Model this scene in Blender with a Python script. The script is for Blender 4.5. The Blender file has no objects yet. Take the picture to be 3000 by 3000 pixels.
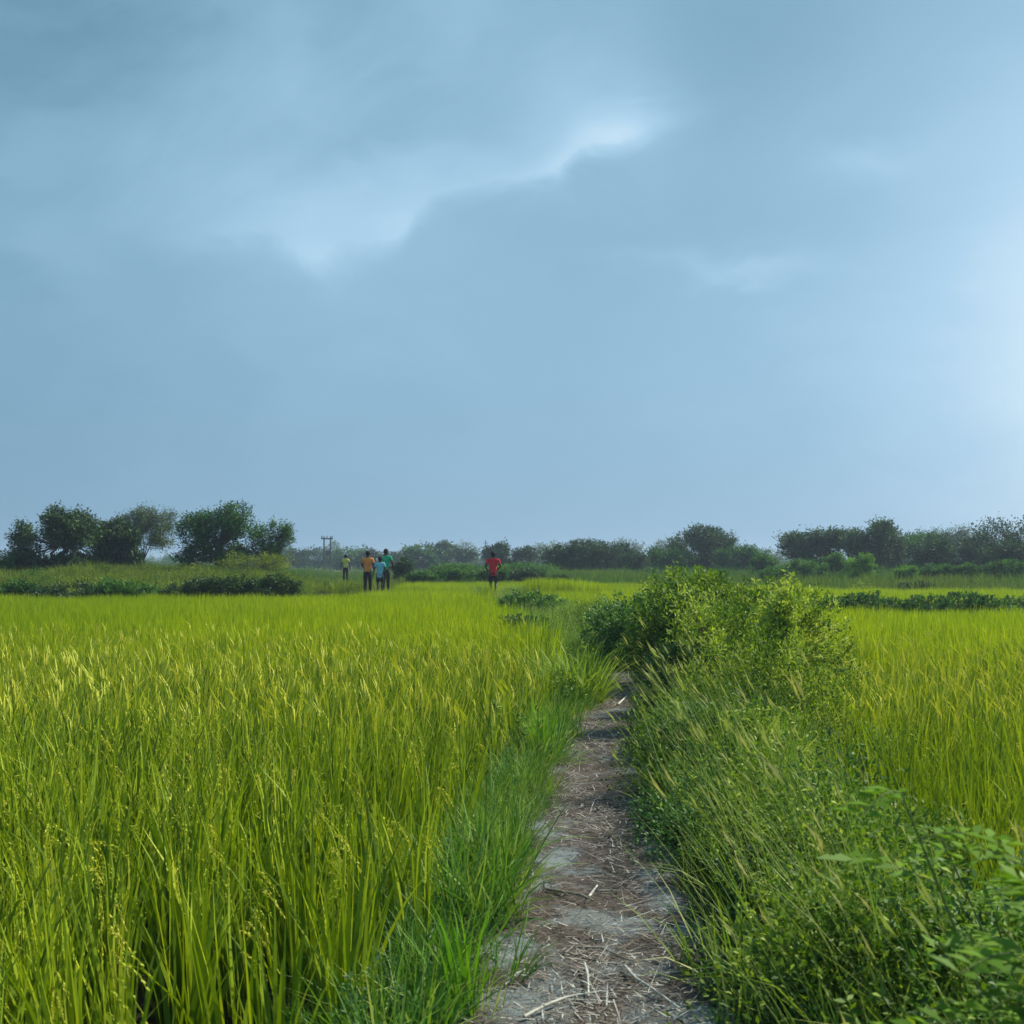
import bpy, bmesh, math, random
import numpy as np
from mathutils import Vector
R = np.random.default_rng(7)
random.seed(7)
rad = math.radians
C = bpy.context.scene.collection
sc = bpy.context.scene

# ------------------------------------------------------------------ camera
CAM_H, PITCH, EYE_F = 1.55, rad(2.67), 1.0
cam = bpy.data.cameras.new("camera")
camo = bpy.data.objects.new("camera", cam)
C.objects.link(camo)
camo.location = (0, 0, CAM_H)
camo.rotation_euler = (rad(90) + PITCH, 0, 0)
cam.sensor_fit = 'HORIZONTAL'
cam.sensor_width = 36
cam.lens = 36.0
cam.clip_end = 5000
cam.clip_start = 0.05
cam.dof.use_dof = True
cam.dof.focus_distance = 9.0
cam.dof.aperture_fstop = 6.0
sc.camera = camo

# ------------------------------------------------------------------ light
SUN_AZ, SUN_EL = rad(62), rad(42)
to_sun = Vector((math.sin(SUN_AZ) * math.cos(SUN_EL), math.cos(SUN_AZ) * math.cos(SUN_EL), math.sin(SUN_EL)))
sun = bpy.data.lights.new("sun", 'SUN')
sun.energy = 5.0
sun.angle = rad(1.2)
sun.color = (1.0, 0.94, 0.80)
suno = bpy.data.objects.new("sun", sun)
C.objects.link(suno)
suno.rotation_euler = to_sun.to_track_quat('Z', 'Y').to_euler()
suno.location = (30, 20, 40)

sc.view_settings.view_transform = 'Standard'
sc.view_settings.look = 'None'
sc.view_settings.exposure = 0.4
sc.view_settings.gamma = 1.0
sc.render.engine = 'CYCLES'
sc.cycles.use_denoising = True
sc.cycles.max_bounces = 6
sc.cycles.diffuse_bounces = 2
sc.cycles.glossy_bounces = 2
sc.cycles.transmission_bounces = 3
sc.cycles.transparent_max_bounces = 6
sc.cycles.volume_bounces = 0


def pix_sky(X, Y):
    """azimuth and elevation of a direction given in the photograph's pixels"""
    u, v = (X - 1500) / 3000, (1500 - Y) / 3000
    c, s = math.cos(PITCH), math.sin(PITCH)
    y, z = c - v * s, s + v * c
    return math.atan2(u, y), math.atan2(z, math.hypot(u, y))


world = bpy.data.worlds.new("World")
sc.world = world
world.use_nodes = True
nt = world.node_tree
nt.nodes.clear()


class NB:
    def __init__(s, nt): s.nt = nt

    def n(s, t, **kw):
        nd = s.nt.nodes.new(t)
        for k, v in kw.items(): setattr(nd, k, v)
        return nd

    def put(s, sock, v):
        if hasattr(v, 'is_output') or isinstance(v, bpy.types.NodeSocket): s.nt.links.new(v, sock)
        else: sock.default_value = v

    def m(s, op, a, b=None, c=None, clamp=False):
        nd = s.n('ShaderNodeMath', operation=op, use_clamp=clamp)
        s.put(nd.inputs[0], a)
        if b is not None: s.put(nd.inputs[1], b)
        if c is not None: s.put(nd.inputs[2], c)
        return nd.outputs[0]

    def noise(s, vec, scale, detail=4, rough=.55, dist=0.):
        nd = s.n('ShaderNodeTexNoise')
        s.put(nd.inputs['Vector'], vec)
        nd.inputs['Scale'].default_value = scale
        nd.inputs['Detail'].default_value = detail
        nd.inputs['Roughness'].default_value = rough
        nd.inputs['Distortion'].default_value = dist
        return nd.outputs['Fac']

    def ramp(s, fac, stops, interp='LINEAR'):
        nd = s.n('ShaderNodeValToRGB')
        cr = nd.color_ramp
        cr.interpolation = interp
        while len(cr.elements) < len(stops): cr.elements.new(0.5)
        for e, (p, c) in zip(cr.elements, stops):
            e.position = p
            e.color = (*c, 1) if len(c) == 3 else c
        s.put(nd.inputs[0], fac)
        return nd.outputs[0]

    def curve(s, val, pts):
        nd = s.n('ShaderNodeFloatCurve')
        cu = nd.mapping.curves[0]
        while len(cu.points) < len(pts): cu.points.new(0.5, 0.5)
        for p, (x, y) in zip(cu.points, pts): p.location = (x, y); p.handle_type = 'AUTO'
        nd.mapping.update()
        s.put(nd.inputs['Value'], val)
        return nd.outputs[0]

    def xyz(s, x, y, z):
        nd = s.n('ShaderNodeCombineXYZ')
        for i, v in enumerate((x, y, z)): s.put(nd.inputs[i], v)
        return nd.outputs[0]

    def mixc(s, fac, a, b, blend='MIX'):
        nd = s.n('ShaderNodeMix', data_type='RGBA', blend_type=blend)
        s.put(nd.inputs[0], fac)
        s.put(nd.inputs[6], a if not isinstance(a, tuple) or len(a) == 4 else (*a, 1))
        s.put(nd.inputs[7], b if not isinstance(b, tuple) or len(b) == 4 else (*b, 1))
        return nd.outputs[2]


w = NB(nt)
tc = w.n('ShaderNodeTexCoord').outputs['Generated']
sep = w.n('ShaderNodeSeparateXYZ')
nt.links.new(tc, sep.inputs[0])
az0 = w.m('ARCTAN2', sep.outputs[0], sep.outputs[1])
el0 = w.m('ARCSINE', sep.outputs[2])
nv = w.xyz(w.m('MULTIPLY', az0, 1.0), w.m('MULTIPLY', el0, 1.9), 0.3)
n1 = w.noise(nv, 3.2, 6, .55, .4)
n2 = w.noise(nv, 9.0, 5, .5, .6)
nv2 = w.xyz(w.m('ADD', az0, 7.0), w.m('MULTIPLY', el0, 1.6), 1.7)
n3 = w.noise(nv2, 4.5, 6, .6, .3)
az = w.m('ADD', az0, w.m('ADD', w.m('MULTIPLY', w.m('SUBTRACT', n1, .5), .05), w.m('MULTIPLY', w.m('SUBTRACT', n2, .5), .04)))
el = w.m('ADD', el0, w.m('ADD', w.m('MULTIPLY', w.m('SUBTRACT', n3, .5), .04), w.m('MULTIPLY', w.m('SUBTRACT', n2, .5), .075)))


def blob(X, Y, sx, sy, amp, ang=0.):
    a, e = pix_sky(X, Y)
    ca, sa = math.cos(ang), math.sin(ang)
    da = w.m('SUBTRACT', az, a)
    de = w.m('SUBTRACT', el, e)
    p = w.m('ADD', w.m('MULTIPLY', da, ca / sx), w.m('MULTIPLY', de, sa / sx))
    q = w.m('ADD', w.m('MULTIPLY', da, -sa / sy), w.m('MULTIPLY', de, ca / sy))
    r = w.m('ADD', w.m('MULTIPLY', p, p), w.m('MULTIPLY', q, q))
    return w.m('MULTIPLY', w.m('EXPONENT', w.m('MULTIPLY', r, -1.0)), amp)


terms = [
    blob(3380, 1000, .22, .27, .42), blob(3700, 1700, .5, .5, .12), blob(-200, 700, .22, .8, -.12),
    blob(850, 150, .40, .13, -.07, .05), blob(1000, 430, .22, .04, -.07, .1), blob(2050, 60, .30, .10, -.12),
    blob(1900, 700, .22, .06, -.05), blob(0, 60, .16, .12, -.09), blob(430, 420, .16, .05, .09),
    blob(820, 90, .035, .10, .07, .6), blob(1330, 10, .05, .05, .08), blob(160, 760, .06, .025, .10),
    blob(2530, 450, .055, .022, .10), blob(2050, 765, .10, .013, .10, -.08), blob(2240, 790, .04, .010, .06),
    blob(1740, 350, .10, .06, .14, -.5), blob(1150, 640, .20, .10, .10, .25), blob(1750, 430, .11, .020, .12, .35),
    blob(1600, 1250, .6, .25, .03), blob(500, 1450, .5, .12, -.05),
]
# the crisp lower edge of the bright cloud: elevation of the edge as a curve of azimuth
A0, A1 = pix_sky(-300, 800)[0], pix_sky(2300, 800)[0]
na = w.m('DIVIDE', w.m('SUBTRACT', az, A0), A1 - A0, clamp=True)
edge_pts = [(-300, 740), (150, 800), (600, 790), (760, 800), (1090, 812), (1190, 760), (1250, 655), (1410, 595),
            (1650, 540), (1820, 480), (1930, 420), (2060, 360), (2300, 330)]
cp, ap = [], []
for X, Y in edge_pts:
    a, e = pix_sky(X, Y)
    cp.append(((a - A0) / (A1 - A0), e / 0.6))
eedge = w.m('MULTIPLY', w.curve(na, cp), .6)
amp_pts = [(-300, .08), (0, .10), (300, .07), (600, .14), (750, .20), (1000, .23), (1200, .22), (1450, .20), (1680, .20), (1820, .22), (1920, .15), (2040, .05), (2180, .0), (2300, 0)]
for X, v in amp_pts: ap.append(((pix_sky(X, 600)[0] - A0) / (A1 - A0), v))
amp = w.curve(na, ap)
s_ = w.m('SUBTRACT', el, eedge)
up = w.m('DIVIDE', w.m('ADD', s_, .012), w.m('ADD', .03, w.m('MULTIPLY', w.m('MAXIMUM', w.m('MULTIPLY', az0, -1.0), 0.), .05)), clamp=True)
up = w.m('MULTIPLY', up, up)
fall = w.m('EXPONENT', w.m('MULTIPLY', w.m('MAXIMUM', s_, 0.), -4.6))
terms.append(w.m('MULTIPLY', w.m('MULTIPLY', up, fall), amp))
ca_, sa_ = math.cos(.45), math.sin(.45)
wv = w.xyz(w.m('ADD', w.m('MULTIPLY', az, ca_ * 2.2), w.m('MULTIPLY', el, sa_ * 2.2)), w.m('ADD', w.m('MULTIPLY', az, -sa_ * 6.0), w.m('MULTIPLY', el, ca_ * 6.0)), 2.3)
wisp = w.m('SUBTRACT', w.noise(wv, 1.6, 7, .58, .5), .5)
left = w.m('DIVIDE', w.m('SUBTRACT', .30, az0), .40, clamp=True)
left = w.m('MULTIPLY', left, left)
terms.append(w.m('MULTIPLY', w.m('MULTIPLY', wisp, .40), w.m('MULTIPLY', left, w.m('DIVIDE', w.m('ADD', s_, .0), .05, clamp=True))))
terms.append(w.m('MULTIPLY', w.m('SUBTRACT', n1, .5), .12))
terms.append(w.m('MULTIPLY', w.m('SUBTRACT', n3, .5), .12))
terms.append(w.m('MULTIPLY', w.m('SUBTRACT', n2, .5), .05))
f = 0.50
for t in terms: f = w.m('ADD', f, t)
colr = w.ramp(f, [(0, (.075, .18, .27)), (.25, (.14, .30, .42)), (.45, (.235, .43, .585)), (.62, (.31, .53, .71)), (.8, (.43, .67, .86)), (1, (.70, .88, 1.0))])
# slightly more violet towards the horizon
hz = w.m('EXPONENT', w.m('MULTIPLY', w.m('ABSOLUTE', el0), -7.0))
colr = w.mixc(w.m('MULTIPLY', hz, .45), colr, (.26, .425, .66))
sky = w.n('ShaderNodeTexSky', sky_type='NISHITA')
sky.sun_disc = False
sky.sun_elevation = SUN_EL
sky.sun_rotation = SUN_AZ
sky.air_density = 1.2
sky.dust_density = 1.5
vm = w.n('ShaderNodeVectorMath', operation='SCALE')
nt.links.new(colr, vm.inputs[0]); vm.inputs['Scale'].default_value = 7.1
vs = w.n('ShaderNodeVectorMath', operation='SCALE')
nt.links.new(sky.outputs[0], vs.inputs[0]); vs.inputs['Scale'].default_value = .06
va = w.n('ShaderNodeVectorMath', operation='ADD')
nt.links.new(vm.outputs[0], va.inputs[0]); nt.links.new(vs.outputs[0], va.inputs[1])
bg = w.n('ShaderNodeBackground')
nt.links.new(va.outputs[0], bg.inputs[0])
bg.inputs[1].default_value = 0.1
nt.links.new(bg.outputs[0], w.n('ShaderNodeOutputWorld').inputs[0])


# ------------------------------------------------------------------ materials
def newmat(name):
    m = bpy.data.materials.new(name)
    m.use_nodes = True
    m.node_tree.nodes.clear()
    return m, NB(m.node_tree)


def finish(m, b, shader):
    o = b.n('ShaderNodeOutputMaterial')
    b.nt.links.new(shader, o.inputs[0])
    return m


def leaf_mat(name, stops, trans=.4, gloss=.05, patch=None, patch_scale=.25, tmul=(1.25, 1.3, .7), rough=.62):
    """stops: colour ramp over per-leaf variation; patch: (colour factor) for slow variation over the plot"""
    m, b = newmat(name)
    at = b.n('ShaderNodeAttribute', attribute_name='tint').outputs['Fac']
    oi = b.n('ShaderNodeObjectInfo').outputs['Random']
    f = b.m('ADD', b.m('MULTIPLY', at, .8), b.m('MULTIPLY', oi, .2))
    col = b.ramp(f, stops)
    if patch:
        pos = b.n('ShaderNodeNewGeometry').outputs['Position']
        n = b.noise(pos, patch_scale, 3, .6)
        k = b.m('MULTIPLY', b.m('SUBTRACT', n, .42), 5.0, clamp=True)
        col = b.mixc(b.m('MULTIPLY', k, patch[1]), col, patch[0])
    d = b.n('ShaderNodeBsdfDiffuse'); b.put(d.inputs[0], col)
    t = b.n('ShaderNodeBsdfTranslucent')
    b.put(t.inputs[0], b.mixc(1.0, col, (*tmul, 1), 'MULTIPLY'))
    mx = b.n('ShaderNodeMixShader'); mx.inputs[0].default_value = trans
    b.nt.links.new(d.outputs[0], mx.inputs[1]); b.nt.links.new(t.outputs[0], mx.inputs[2])
    g = b.n('ShaderNodeBsdfGlossy'); g.inputs['Roughness'].default_value = rough
    g.inputs['Color'].default_value = (.8, .9, .75, 1)
    mg = b.n('ShaderNodeMixShader'); mg.inputs[0].default_value = gloss
    b.nt.links.new(mx.outputs[0], mg.inputs[1]); b.nt.links.new(g.outputs[0], mg.inputs[2])
    return finish(m, b, mg.outputs[0])


def plain_mat(name, c1, c2, scale=8, rough=.85, bump=.0, detail=5, spec=.2):
    m, b = newmat(name)
    pos = b.n('ShaderNodeTexCoord').outputs['Object']
    n = b.noise(pos, scale, detail, .6)
    col = b.ramp(n, [(.3, c1), (.7, c2)])
    p = b.n('ShaderNodeBsdfPrincipled')
    b.put(p.inputs['Base Color'], col)
    p.inputs['Roughness'].default_value = rough
    p.inputs['Specular IOR Level'].default_value = spec
    if bump:
        bp = b.n('ShaderNodeBump'); bp.inputs['Strength'].default_value = bump; bp.inputs['Distance'].default_value = .02
        b.put(bp.inputs['Height'], n)
        b.nt.links.new(bp.outputs[0], p.inputs['Normal'])
    return finish(m, b, p.outputs[0])


M = {}
M['rice'] = leaf_mat('rice_leaf', [(0, (.012, .04, .002)), (.25, (.085, .16, .003)), (.5, (.28, .37, .004)), (.60, (.40, .46, .012)), (.82, (.56, .52, .05)), (1, (.75, .63, .16))], .24, .03,
                     patch=((.21, .27, .003), .25), patch_scale=.22)
M['rice_far'] = leaf_mat('rice_leaf_far', [(0, (.07, .13, .002)), (.5, (.26, .345, .002)), (1, (.43, .48, .010))], .45, .01, patch=((.17, .265, .002), .5), patch_scale=.12)
M['grass'] = leaf_mat('grass_blade', [(0, (.02, .06, .005)), (.35, (.11, .20, .010)), (.65, (.30, .39, .03)), (.9, (.42, .43, .14)), (1, (.55, .50, .26))], .4, .04,
                      patch=((.07, .17, .03), .35), patch_scale=.9)
M['verge'] = leaf_mat('verge_grass_blade', [(0, (.012, .045, .006)), (.4, (.06, .17, .012)), (.75, (.21, .36, .03)), (1, (.52, .55, .20))], .3, .04,
                      patch=((.03, .17, .03), .35), patch_scale=.8)
M['stalk'] = leaf_mat('seed_stalk', [(0, (.08, .18, .02)), (.5, (.20, .31, .05)), (.8, (.36, .38, .11)), (1, (.42, .32, .17))], .3, .04)
M['weed'] = leaf_mat('weed_leaf', [(0, (.008, .03, .003)), (.35, (.06, .13, .007)), (.72, (.27, .37, .02)), (1, (.58, .62, .16))], .35, .03, patch=((.04, .13, .012), .45), patch_scale=.7)
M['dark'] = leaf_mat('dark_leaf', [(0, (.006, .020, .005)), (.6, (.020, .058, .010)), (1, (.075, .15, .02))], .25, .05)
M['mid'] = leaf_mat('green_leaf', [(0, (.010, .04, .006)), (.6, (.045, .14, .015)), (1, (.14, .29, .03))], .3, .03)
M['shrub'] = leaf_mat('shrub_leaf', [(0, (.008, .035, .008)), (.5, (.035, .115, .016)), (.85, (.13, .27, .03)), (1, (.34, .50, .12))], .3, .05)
M['plume'] = leaf_mat('plume_leaf', [(0, (.08, .16, .010)), (.5, (.24, .34, .02)), (1, (.50, .55, .10))], .4, .05)
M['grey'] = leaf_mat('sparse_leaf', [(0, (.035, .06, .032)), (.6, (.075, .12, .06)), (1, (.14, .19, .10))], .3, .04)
M['scrub'] = leaf_mat('scrub_grass', [(0, (.03, .06, .004)), (.4, (.11, .175, .008)), (.75, (.27, .33, .025)), (1, (.42, .38, .09))], .35, .02, patch=((.06, .10, .010), .55), patch_scale=.35)
M['farscrub'] = leaf_mat('far_scrub_grass', [(0, (.03, .08, .012)), (.5, (.07, .16, .02)), (1, (.16, .23, .035))], .35, .01, patch=((.14, .17, .022), .7), patch_scale=.08)
M['bright'] = leaf_mat('fresh_leaf', [(0, (.06, .16, .006)), (.6, (.12, .28, .008)), (1, (.22, .38, .02))], .4, .03)
M['plant'] = leaf_mat('plant_leaf', [(0, (.05, .12, .006)), (.6, (.12, .24, .010)), (1, (.20, .33, .014))], .35, .03)
M['straw'] = leaf_mat('dry_straw', [(0, (.07, .04, .028)), (.35, (.14, .09, .065)), (.6, (.28, .24, .20)), (1, (.60, .60, .56))], .1, .08)
M['bark'] = plain_mat('bark', (.045, .035, .025), (.12, .10, .075), 20, .9, .5)
M['twig'] = plain_mat('twig', (.06, .05, .03), (.14, .11, .07), 30, .9)
M['greenstem'] = plain_mat('green_stem', (.07, .12, .03), (.14, .17, .05), 30, .7)
M['skin'] = plain_mat('skin', (.030, .017, .012), (.045, .026, .018), 12, .55, spec=.4)
M['hair'] = plain_mat('hair', (.006, .005, .005), (.012, .010, .010), 60, .8)


def cloth(name, c):
    return plain_mat(name, tuple(v * .82 for v in c), c, 14, .9, .35)


M['metal'] = plain_mat('weathered_metal', (.10, .10, .10), (.2, .2, .2), 10, .6)


# ------------------------------------------------------------------ terrain
def sm(a, b, x):
    t = np.clip((x - a) / (b - a), 0, 1)
    return t * t * (3 - 2 * t)


def f_xp(y): return np.interp(y, [0, 3.4, 4.4, 6.1, 8.3, 10.5, 12.9, 16, 22, 30, 41], [.22, .28, .34, .47, .67, .99, 1.32, 1.42, 1.0, .2, -.75])
def f_hw(y): return np.interp(y, [0, 3.4, 4.4, 6.1, 8.3, 12.9, 16, 22, 41], [.37, .37, .35, .29, .29, .28, .26, .2, .2])
def f_xl(y): return np.interp(y, [0, 2.5, 3.6, 5.2, 9.6, 16.4, 23, 33, 40], [-.78, -.72, -.60, -.42, .18, .25, .10, -.8, -1.9])
def f_xr(y): return np.interp(y, [0, 3, 5.6, 9, 13, 18, 24, 26, 33, 40], [1.75, 1.78, 1.98, 2.6, 3.5, 3.5, 2.4, 1.8, 1.0, .3])
def f_yl(x): return np.interp(x, [-30, -7, -5.6, -5.0, -2], [33, 33.5, 36, 39.5, 40])
def f_ym(x): return np.interp(x, [-6, 3, 8, 12, 20, 40], [57, 57, 50, 46, 43, 43])


def bumps(x, y, s=1.0):
    return (np.sin(x * 1.7 * s + 1.3 * np.sin(y * .9 * s)) * np.sin(y * 1.3 * s + 2 + np.sin(x * .7 * s)) +
            .5 * np.sin(x * 3.9 * s + y * 2.3 * s) * np.sin(y * 4.1 * s - x * 1.2 * s))


def gz(x, y):
    x = np.asarray(x, float); y = np.asarray(y, float)
    low = -.35
    xl, xr = f_xl(y), f_xr(y)
    bund = sm(xl - .15, xl + .25, x) * (1 - sm(xr - .35, xr + .05, x)) * (1 - sm(41.5, 43, y))
    z = low + .35 * bund
    # right bank swells a little away from the path
    q = sm(f_xp(y) + f_hw(y) + .1, f_xp(y) + f_hw(y) + .7, x) * (1 - sm(xr - .6, xr, x)) * (1 - sm(20, 30, y))
    z = z + q * (.14 + .06 * bumps(x, y, 1.6))
    # hedge bund between right fields
    hb = sm(24.0, 24.7, y) * (1 - sm(26.8, 27.5, y)) * sm(1.0, 4, x)
    z = z + .35 * hb
    # cross bund where people walk
    cb = sm(40.0, 40.9, y) * (1 - sm(42.6, 43.6, y)) * sm(-9, -7.5, x) * (1 - sm(2, 5, x))
    z = np.maximum(z, low + .48 * cb)
    # group's mound
    g = np.exp(-(((x + 5.4) / 1.6) ** 2 + ((y - 42.6) / 2.2) ** 2))
    z = z + .12 * g * (y > 36)
    # left mound
    mx = 1 - sm(-.235, -.145, x / np.maximum(y, 5))
    my = sm(32.0, 50, y) * (1 - .45 * sm(50, 80, y))
    crest = (1.15 + .22 * bumps(x * .45, y * .35)) * (1 - .35 * sm(-.31, -.20, x / np.maximum(y, 5)))
    z = z + mx * my * crest
    tail = (1 - sm(-7.0, -4.0, x)) * sm(43, 47, y) * (1 - sm(52, 60, y)) * sm(-9.5, -6.5, x) * .30
    z = z + tail
    # rough land behind the fields
    far = sm(f_ym(x), f_ym(x) + 4, y) * sm(-12, -5, x)
    z = z + far * (.55 + .10 * bumps(x * .12, y * .12))
    farl = sm(60, 75, y) * (1 - sm(-12, -5, x))
    z = z + farl * .0
    return z


def mesh_np(name, V, F, mats, tint=None, smooth=False, midx=None):
    me = bpy.data.meshes.new(name)
    V = np.asarray(V, np.float32); F = np.asarray(F, np.int32)
    k = F.shape[1]
    me.vertices.add(len(V)); me.vertices.foreach_set('co', V.ravel())
    me.loops.add(F.size); me.loops.foreach_set('vertex_index', F.ravel())
    me.polygons.add(len(F))
    me.polygons.foreach_set('loop_start', np.arange(0, F.size, k, dtype=np.int32))
    me.polygons.foreach_set('loop_total', np.full(len(F), k, np.int32))
    if smooth: me.polygons.foreach_set('use_smooth', np.ones(len(F), bool))
    if midx is not None: me.polygons.foreach_set('material_index', np.asarray(midx, np.int32))
    for m in (mats if isinstance(mats, (list, tuple)) else [mats]): me.materials.append(m)
    if tint is not None:
        a = me.attributes.new('tint', 'FLOAT', 'POINT')
        a.data.foreach_set('value', np.asarray(tint, np.float32))
    me.update(calc_edges=True)
    return me


def link(name, me, parent=None, loc=None, **props):
    o = bpy.data.objects.new(name, me)
    C.objects.link(o)
    if parent is not None: o.parent = parent
    if loc is not None: o.location = loc
    for k, v in props.items():
        if v is not None: o[k] = v
    return o


def thing(name, label, cat, loc, group=None, rz=0.):
    o = bpy.data.objects.new(name, None)
    o.empty_display_size = .2
    C.objects.link(o)
    o.location = loc
    o.rotation_euler = (0, 0, rz)
    o['label'] = label; o['category'] = cat
    if group: o['group'] = group
    return o


def grid_mesh(name, xs, ys, zf, mat):
    X, Y = np.meshgrid(xs, ys)
    Z = zf(X, Y)
    V = np.stack([X, Y, Z], -1).reshape(-1, 3)
    nx, ny = len(xs), len(ys)
    i = np.arange(nx * ny).reshape(ny, nx)
    F = np.stack([i[:-1, :-1], i[:-1, 1:], i[1:, 1:], i[1:, :-1]], -1).reshape(-1, 4)
    return mesh_np(name, V, F, mat, smooth=True)


# ground
m, b = newmat('ground_soil')
pos = b.n('ShaderNodeNewGeometry').outputs['Position']
sp = b.n('ShaderNodeSeparateXYZ'); b.nt.links.new(pos, sp.inputs[0])
n = b.noise(pos, 3.0, 6, .65)
soil = b.ramp(n, [(.3, (.018, .014, .009)), (.7, (.05, .038, .025))])
n2_ = b.noise(pos, .35, 5, .6)
green = b.ramp(n2_, [(.35, (.04, .075, .012)), (.65, (.11, .12, .03))])
k = b.m('DIVIDE', b.m('SUBTRACT', sp.outputs[1], 56.0), 8.0, clamp=True)
col = b.mixc(k, soil, green)
p = b.n('ShaderNodeBsdfPrincipled'); b.put(p.inputs['Base Color'], col); p.inputs['Roughness'].default_value = .95
p.inputs['Specular IOR Level'].default_value = .1
bp = b.n('ShaderNodeBump'); bp.inputs['Strength'].default_value = .8; bp.inputs['Distance'].default_value = .05
b.put(bp.inputs['Height'], n); b.nt.links.new(bp.outputs[0], p.inputs['Normal'])
M['soil'] = finish(m, b, p.outputs[0])


def axis(pts):
    out = []
    for (a, bb, st) in pts: out.append(np.arange(a, bb, st))
    return np.unique(np.round(np.concatenate(out), 4))


xs = np.concatenate([-np.geomspace(700, 16, 22), np.arange(-15, -1, .35), np.arange(-1, 4.5, .1), np.arange(4.5, 20, .4), np.geomspace(20.5, 700, 24)])
ys = np.concatenate([-np.geomspace(300, 3, 12), np.arange(-2.5, 10, .15), np.arange(10, 62, .35), np.geomspace(63, 1500, 40)])
link('ground', grid_mesh('ground', xs, ys, gz, M['soil']), kind='structure')

# path
m, b = newmat('trodden_mud')
pos = b.n('ShaderNodeNewGeometry').outputs['Position']
na_ = b.noise(pos, 2.6, 5, .6, .3)
nb_ = b.noise(pos, 38, 6, .7)
nc_ = b.noise(pos, 220, 3, .6)
mix = b.m('ADD', b.m('MULTIPLY', na_, .8), b.m('MULTIPLY', nb_, .2))
mud = b.ramp(nc_, [(.3, (.12, .142, .145)), (.7, (.20, .23, .232))])
lit = b.ramp(nb_, [(.3, (.028, .021, .017)), (.7, (.11, .088, .075))])
spx = b.n('ShaderNodeSeparateXYZ'); b.nt.links.new(pos, spx.inputs[0])
nearer = b.m('MULTIPLY', b.m('SUBTRACT', 6.5, spx.outputs[1]), .026, clamp=True)
kk = b.m('MULTIPLY', b.m('SUBTRACT', mix, b.m('SUBTRACT', .53, nearer)), 12.0, clamp=True)
col = b.mixc(kk, lit, mud)
p = b.n('ShaderNodeBsdfPrincipled'); b.put(p.inputs['Base Color'], col); p.inputs['Roughness'].default_value = .8
p.inputs['Specular IOR Level'].default_value = .25
h = b.m('ADD', b.m('MULTIPLY', b.m('SUBTRACT', 1.0, kk), b.m('MULTIPLY', nb_, 1.2)), b.m('MULTIPLY', nc_, .12))
bp = b.n('ShaderNodeBump'); bp.inputs['Strength'].default_value = .9; bp.inputs['Distance'].default_value = .02
b.put(bp.inputs['Height'], h); b.nt.links.new(bp.outputs[0], p.inputs['Normal'])
M['mud'] = finish(m, b, p.outputs[0])

py = np.concatenate([np.arange(-1.5, 12, .05), np.arange(12, 41, .2)])
pc = np.linspace(-1, 1, 29)
Yp, Cp = np.meshgrid(py, pc, indexing='ij')
hwp = f_hw(Yp) + .12
Xp = f_xp(Yp) + Cp * hwp
micro = .012 * (1 + bumps(Xp * 5, Yp * 5)) * .6 + .006 * (1 + bumps(Xp * 17, Yp * 15)) * .5
edge = np.clip((1 - np.abs(Cp)) * 4, 0, 1)
Zp = gz(Xp, Yp) + .004 + np.clip(micro, 0, .05) * edge - .0 + .02 * np.abs(Cp) ** 2 * edge
V = np.stack([Xp, Yp, Zp], -1).reshape(-1, 3)
i = np.arange(Yp.size).reshape(Yp.shape)
F = np.stack([i[:-1, :-1], i[:-1, 1:], i[1:, 1:], i[1:, :-1]], -1).reshape(-1, 4)[:, ::-1]
link('path', mesh_np('path', V, F, M['mud'], smooth=True), kind='structure')


# ------------------------------------------------------------------ vegetation primitives
def norm(v): return v / np.maximum(np.linalg.norm(v, axis=-1, keepdims=True), 1e-9)


def blades(base, head, lean, length, width, segs=4, curve=1.0, tint=None, twist=.3, taper=1.0, flatw=None):
    """ribbons. base (N,3); head = azimuth of bend; lean = start lean angle; curve = extra bend along the length (rad)"""
    N = len(base)
    t = np.linspace(0, 1, segs + 1)
    curve = np.broadcast_to(curve, (N,))
    ang = lean[:, None] + curve[:, None] * t[None, :] ** 1.6
    dl = (length / segs)[:, None]
    hx = np.concatenate([np.zeros((N, 1)), np.cumsum(np.sin(ang[:, :-1]) * dl, 1)], 1)
    hz_ = np.concatenate([np.zeros((N, 1)), np.cumsum(np.cos(ang[:, :-1]) * dl, 1)], 1)
    dx, dy = np.sin(head)[:, None], np.cos(head)[:, None]
    P = np.stack([base[:, 0:1] + hx * dx, base[:, 1:2] + hx * dy, base[:, 2:3] + hz_], -1)
    wa = head + np.pi / 2 + R.normal(0, twist, N) if flatw is None else flatw
    wd = np.stack([np.sin(wa), np.cos(wa), np.zeros(N)], -1)[:, None, :]
    wt = width[:, None, None] * (.5 * (1 - t ** (2.2 / taper)) * (.65 + .35 * np.minimum(1, t * 5)) + .02)[None, :, None]
    A, B = P - wd * wt, P + wd * wt
    V = np.stack([A, B], 2).reshape(N, -1, 3)
    k = np.arange(segs) * 2
    f = np.stack([k, k + 1, k + 3, k + 2], -1)
    F = (f[None] + (np.arange(N) * (segs + 1) * 2)[:, None, None]).reshape(-1, 4)
    tn = np.repeat(R.random(N) if tint is None else tint, (segs + 1) * 2)
    return V.reshape(-1, 3), F, tn


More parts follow.
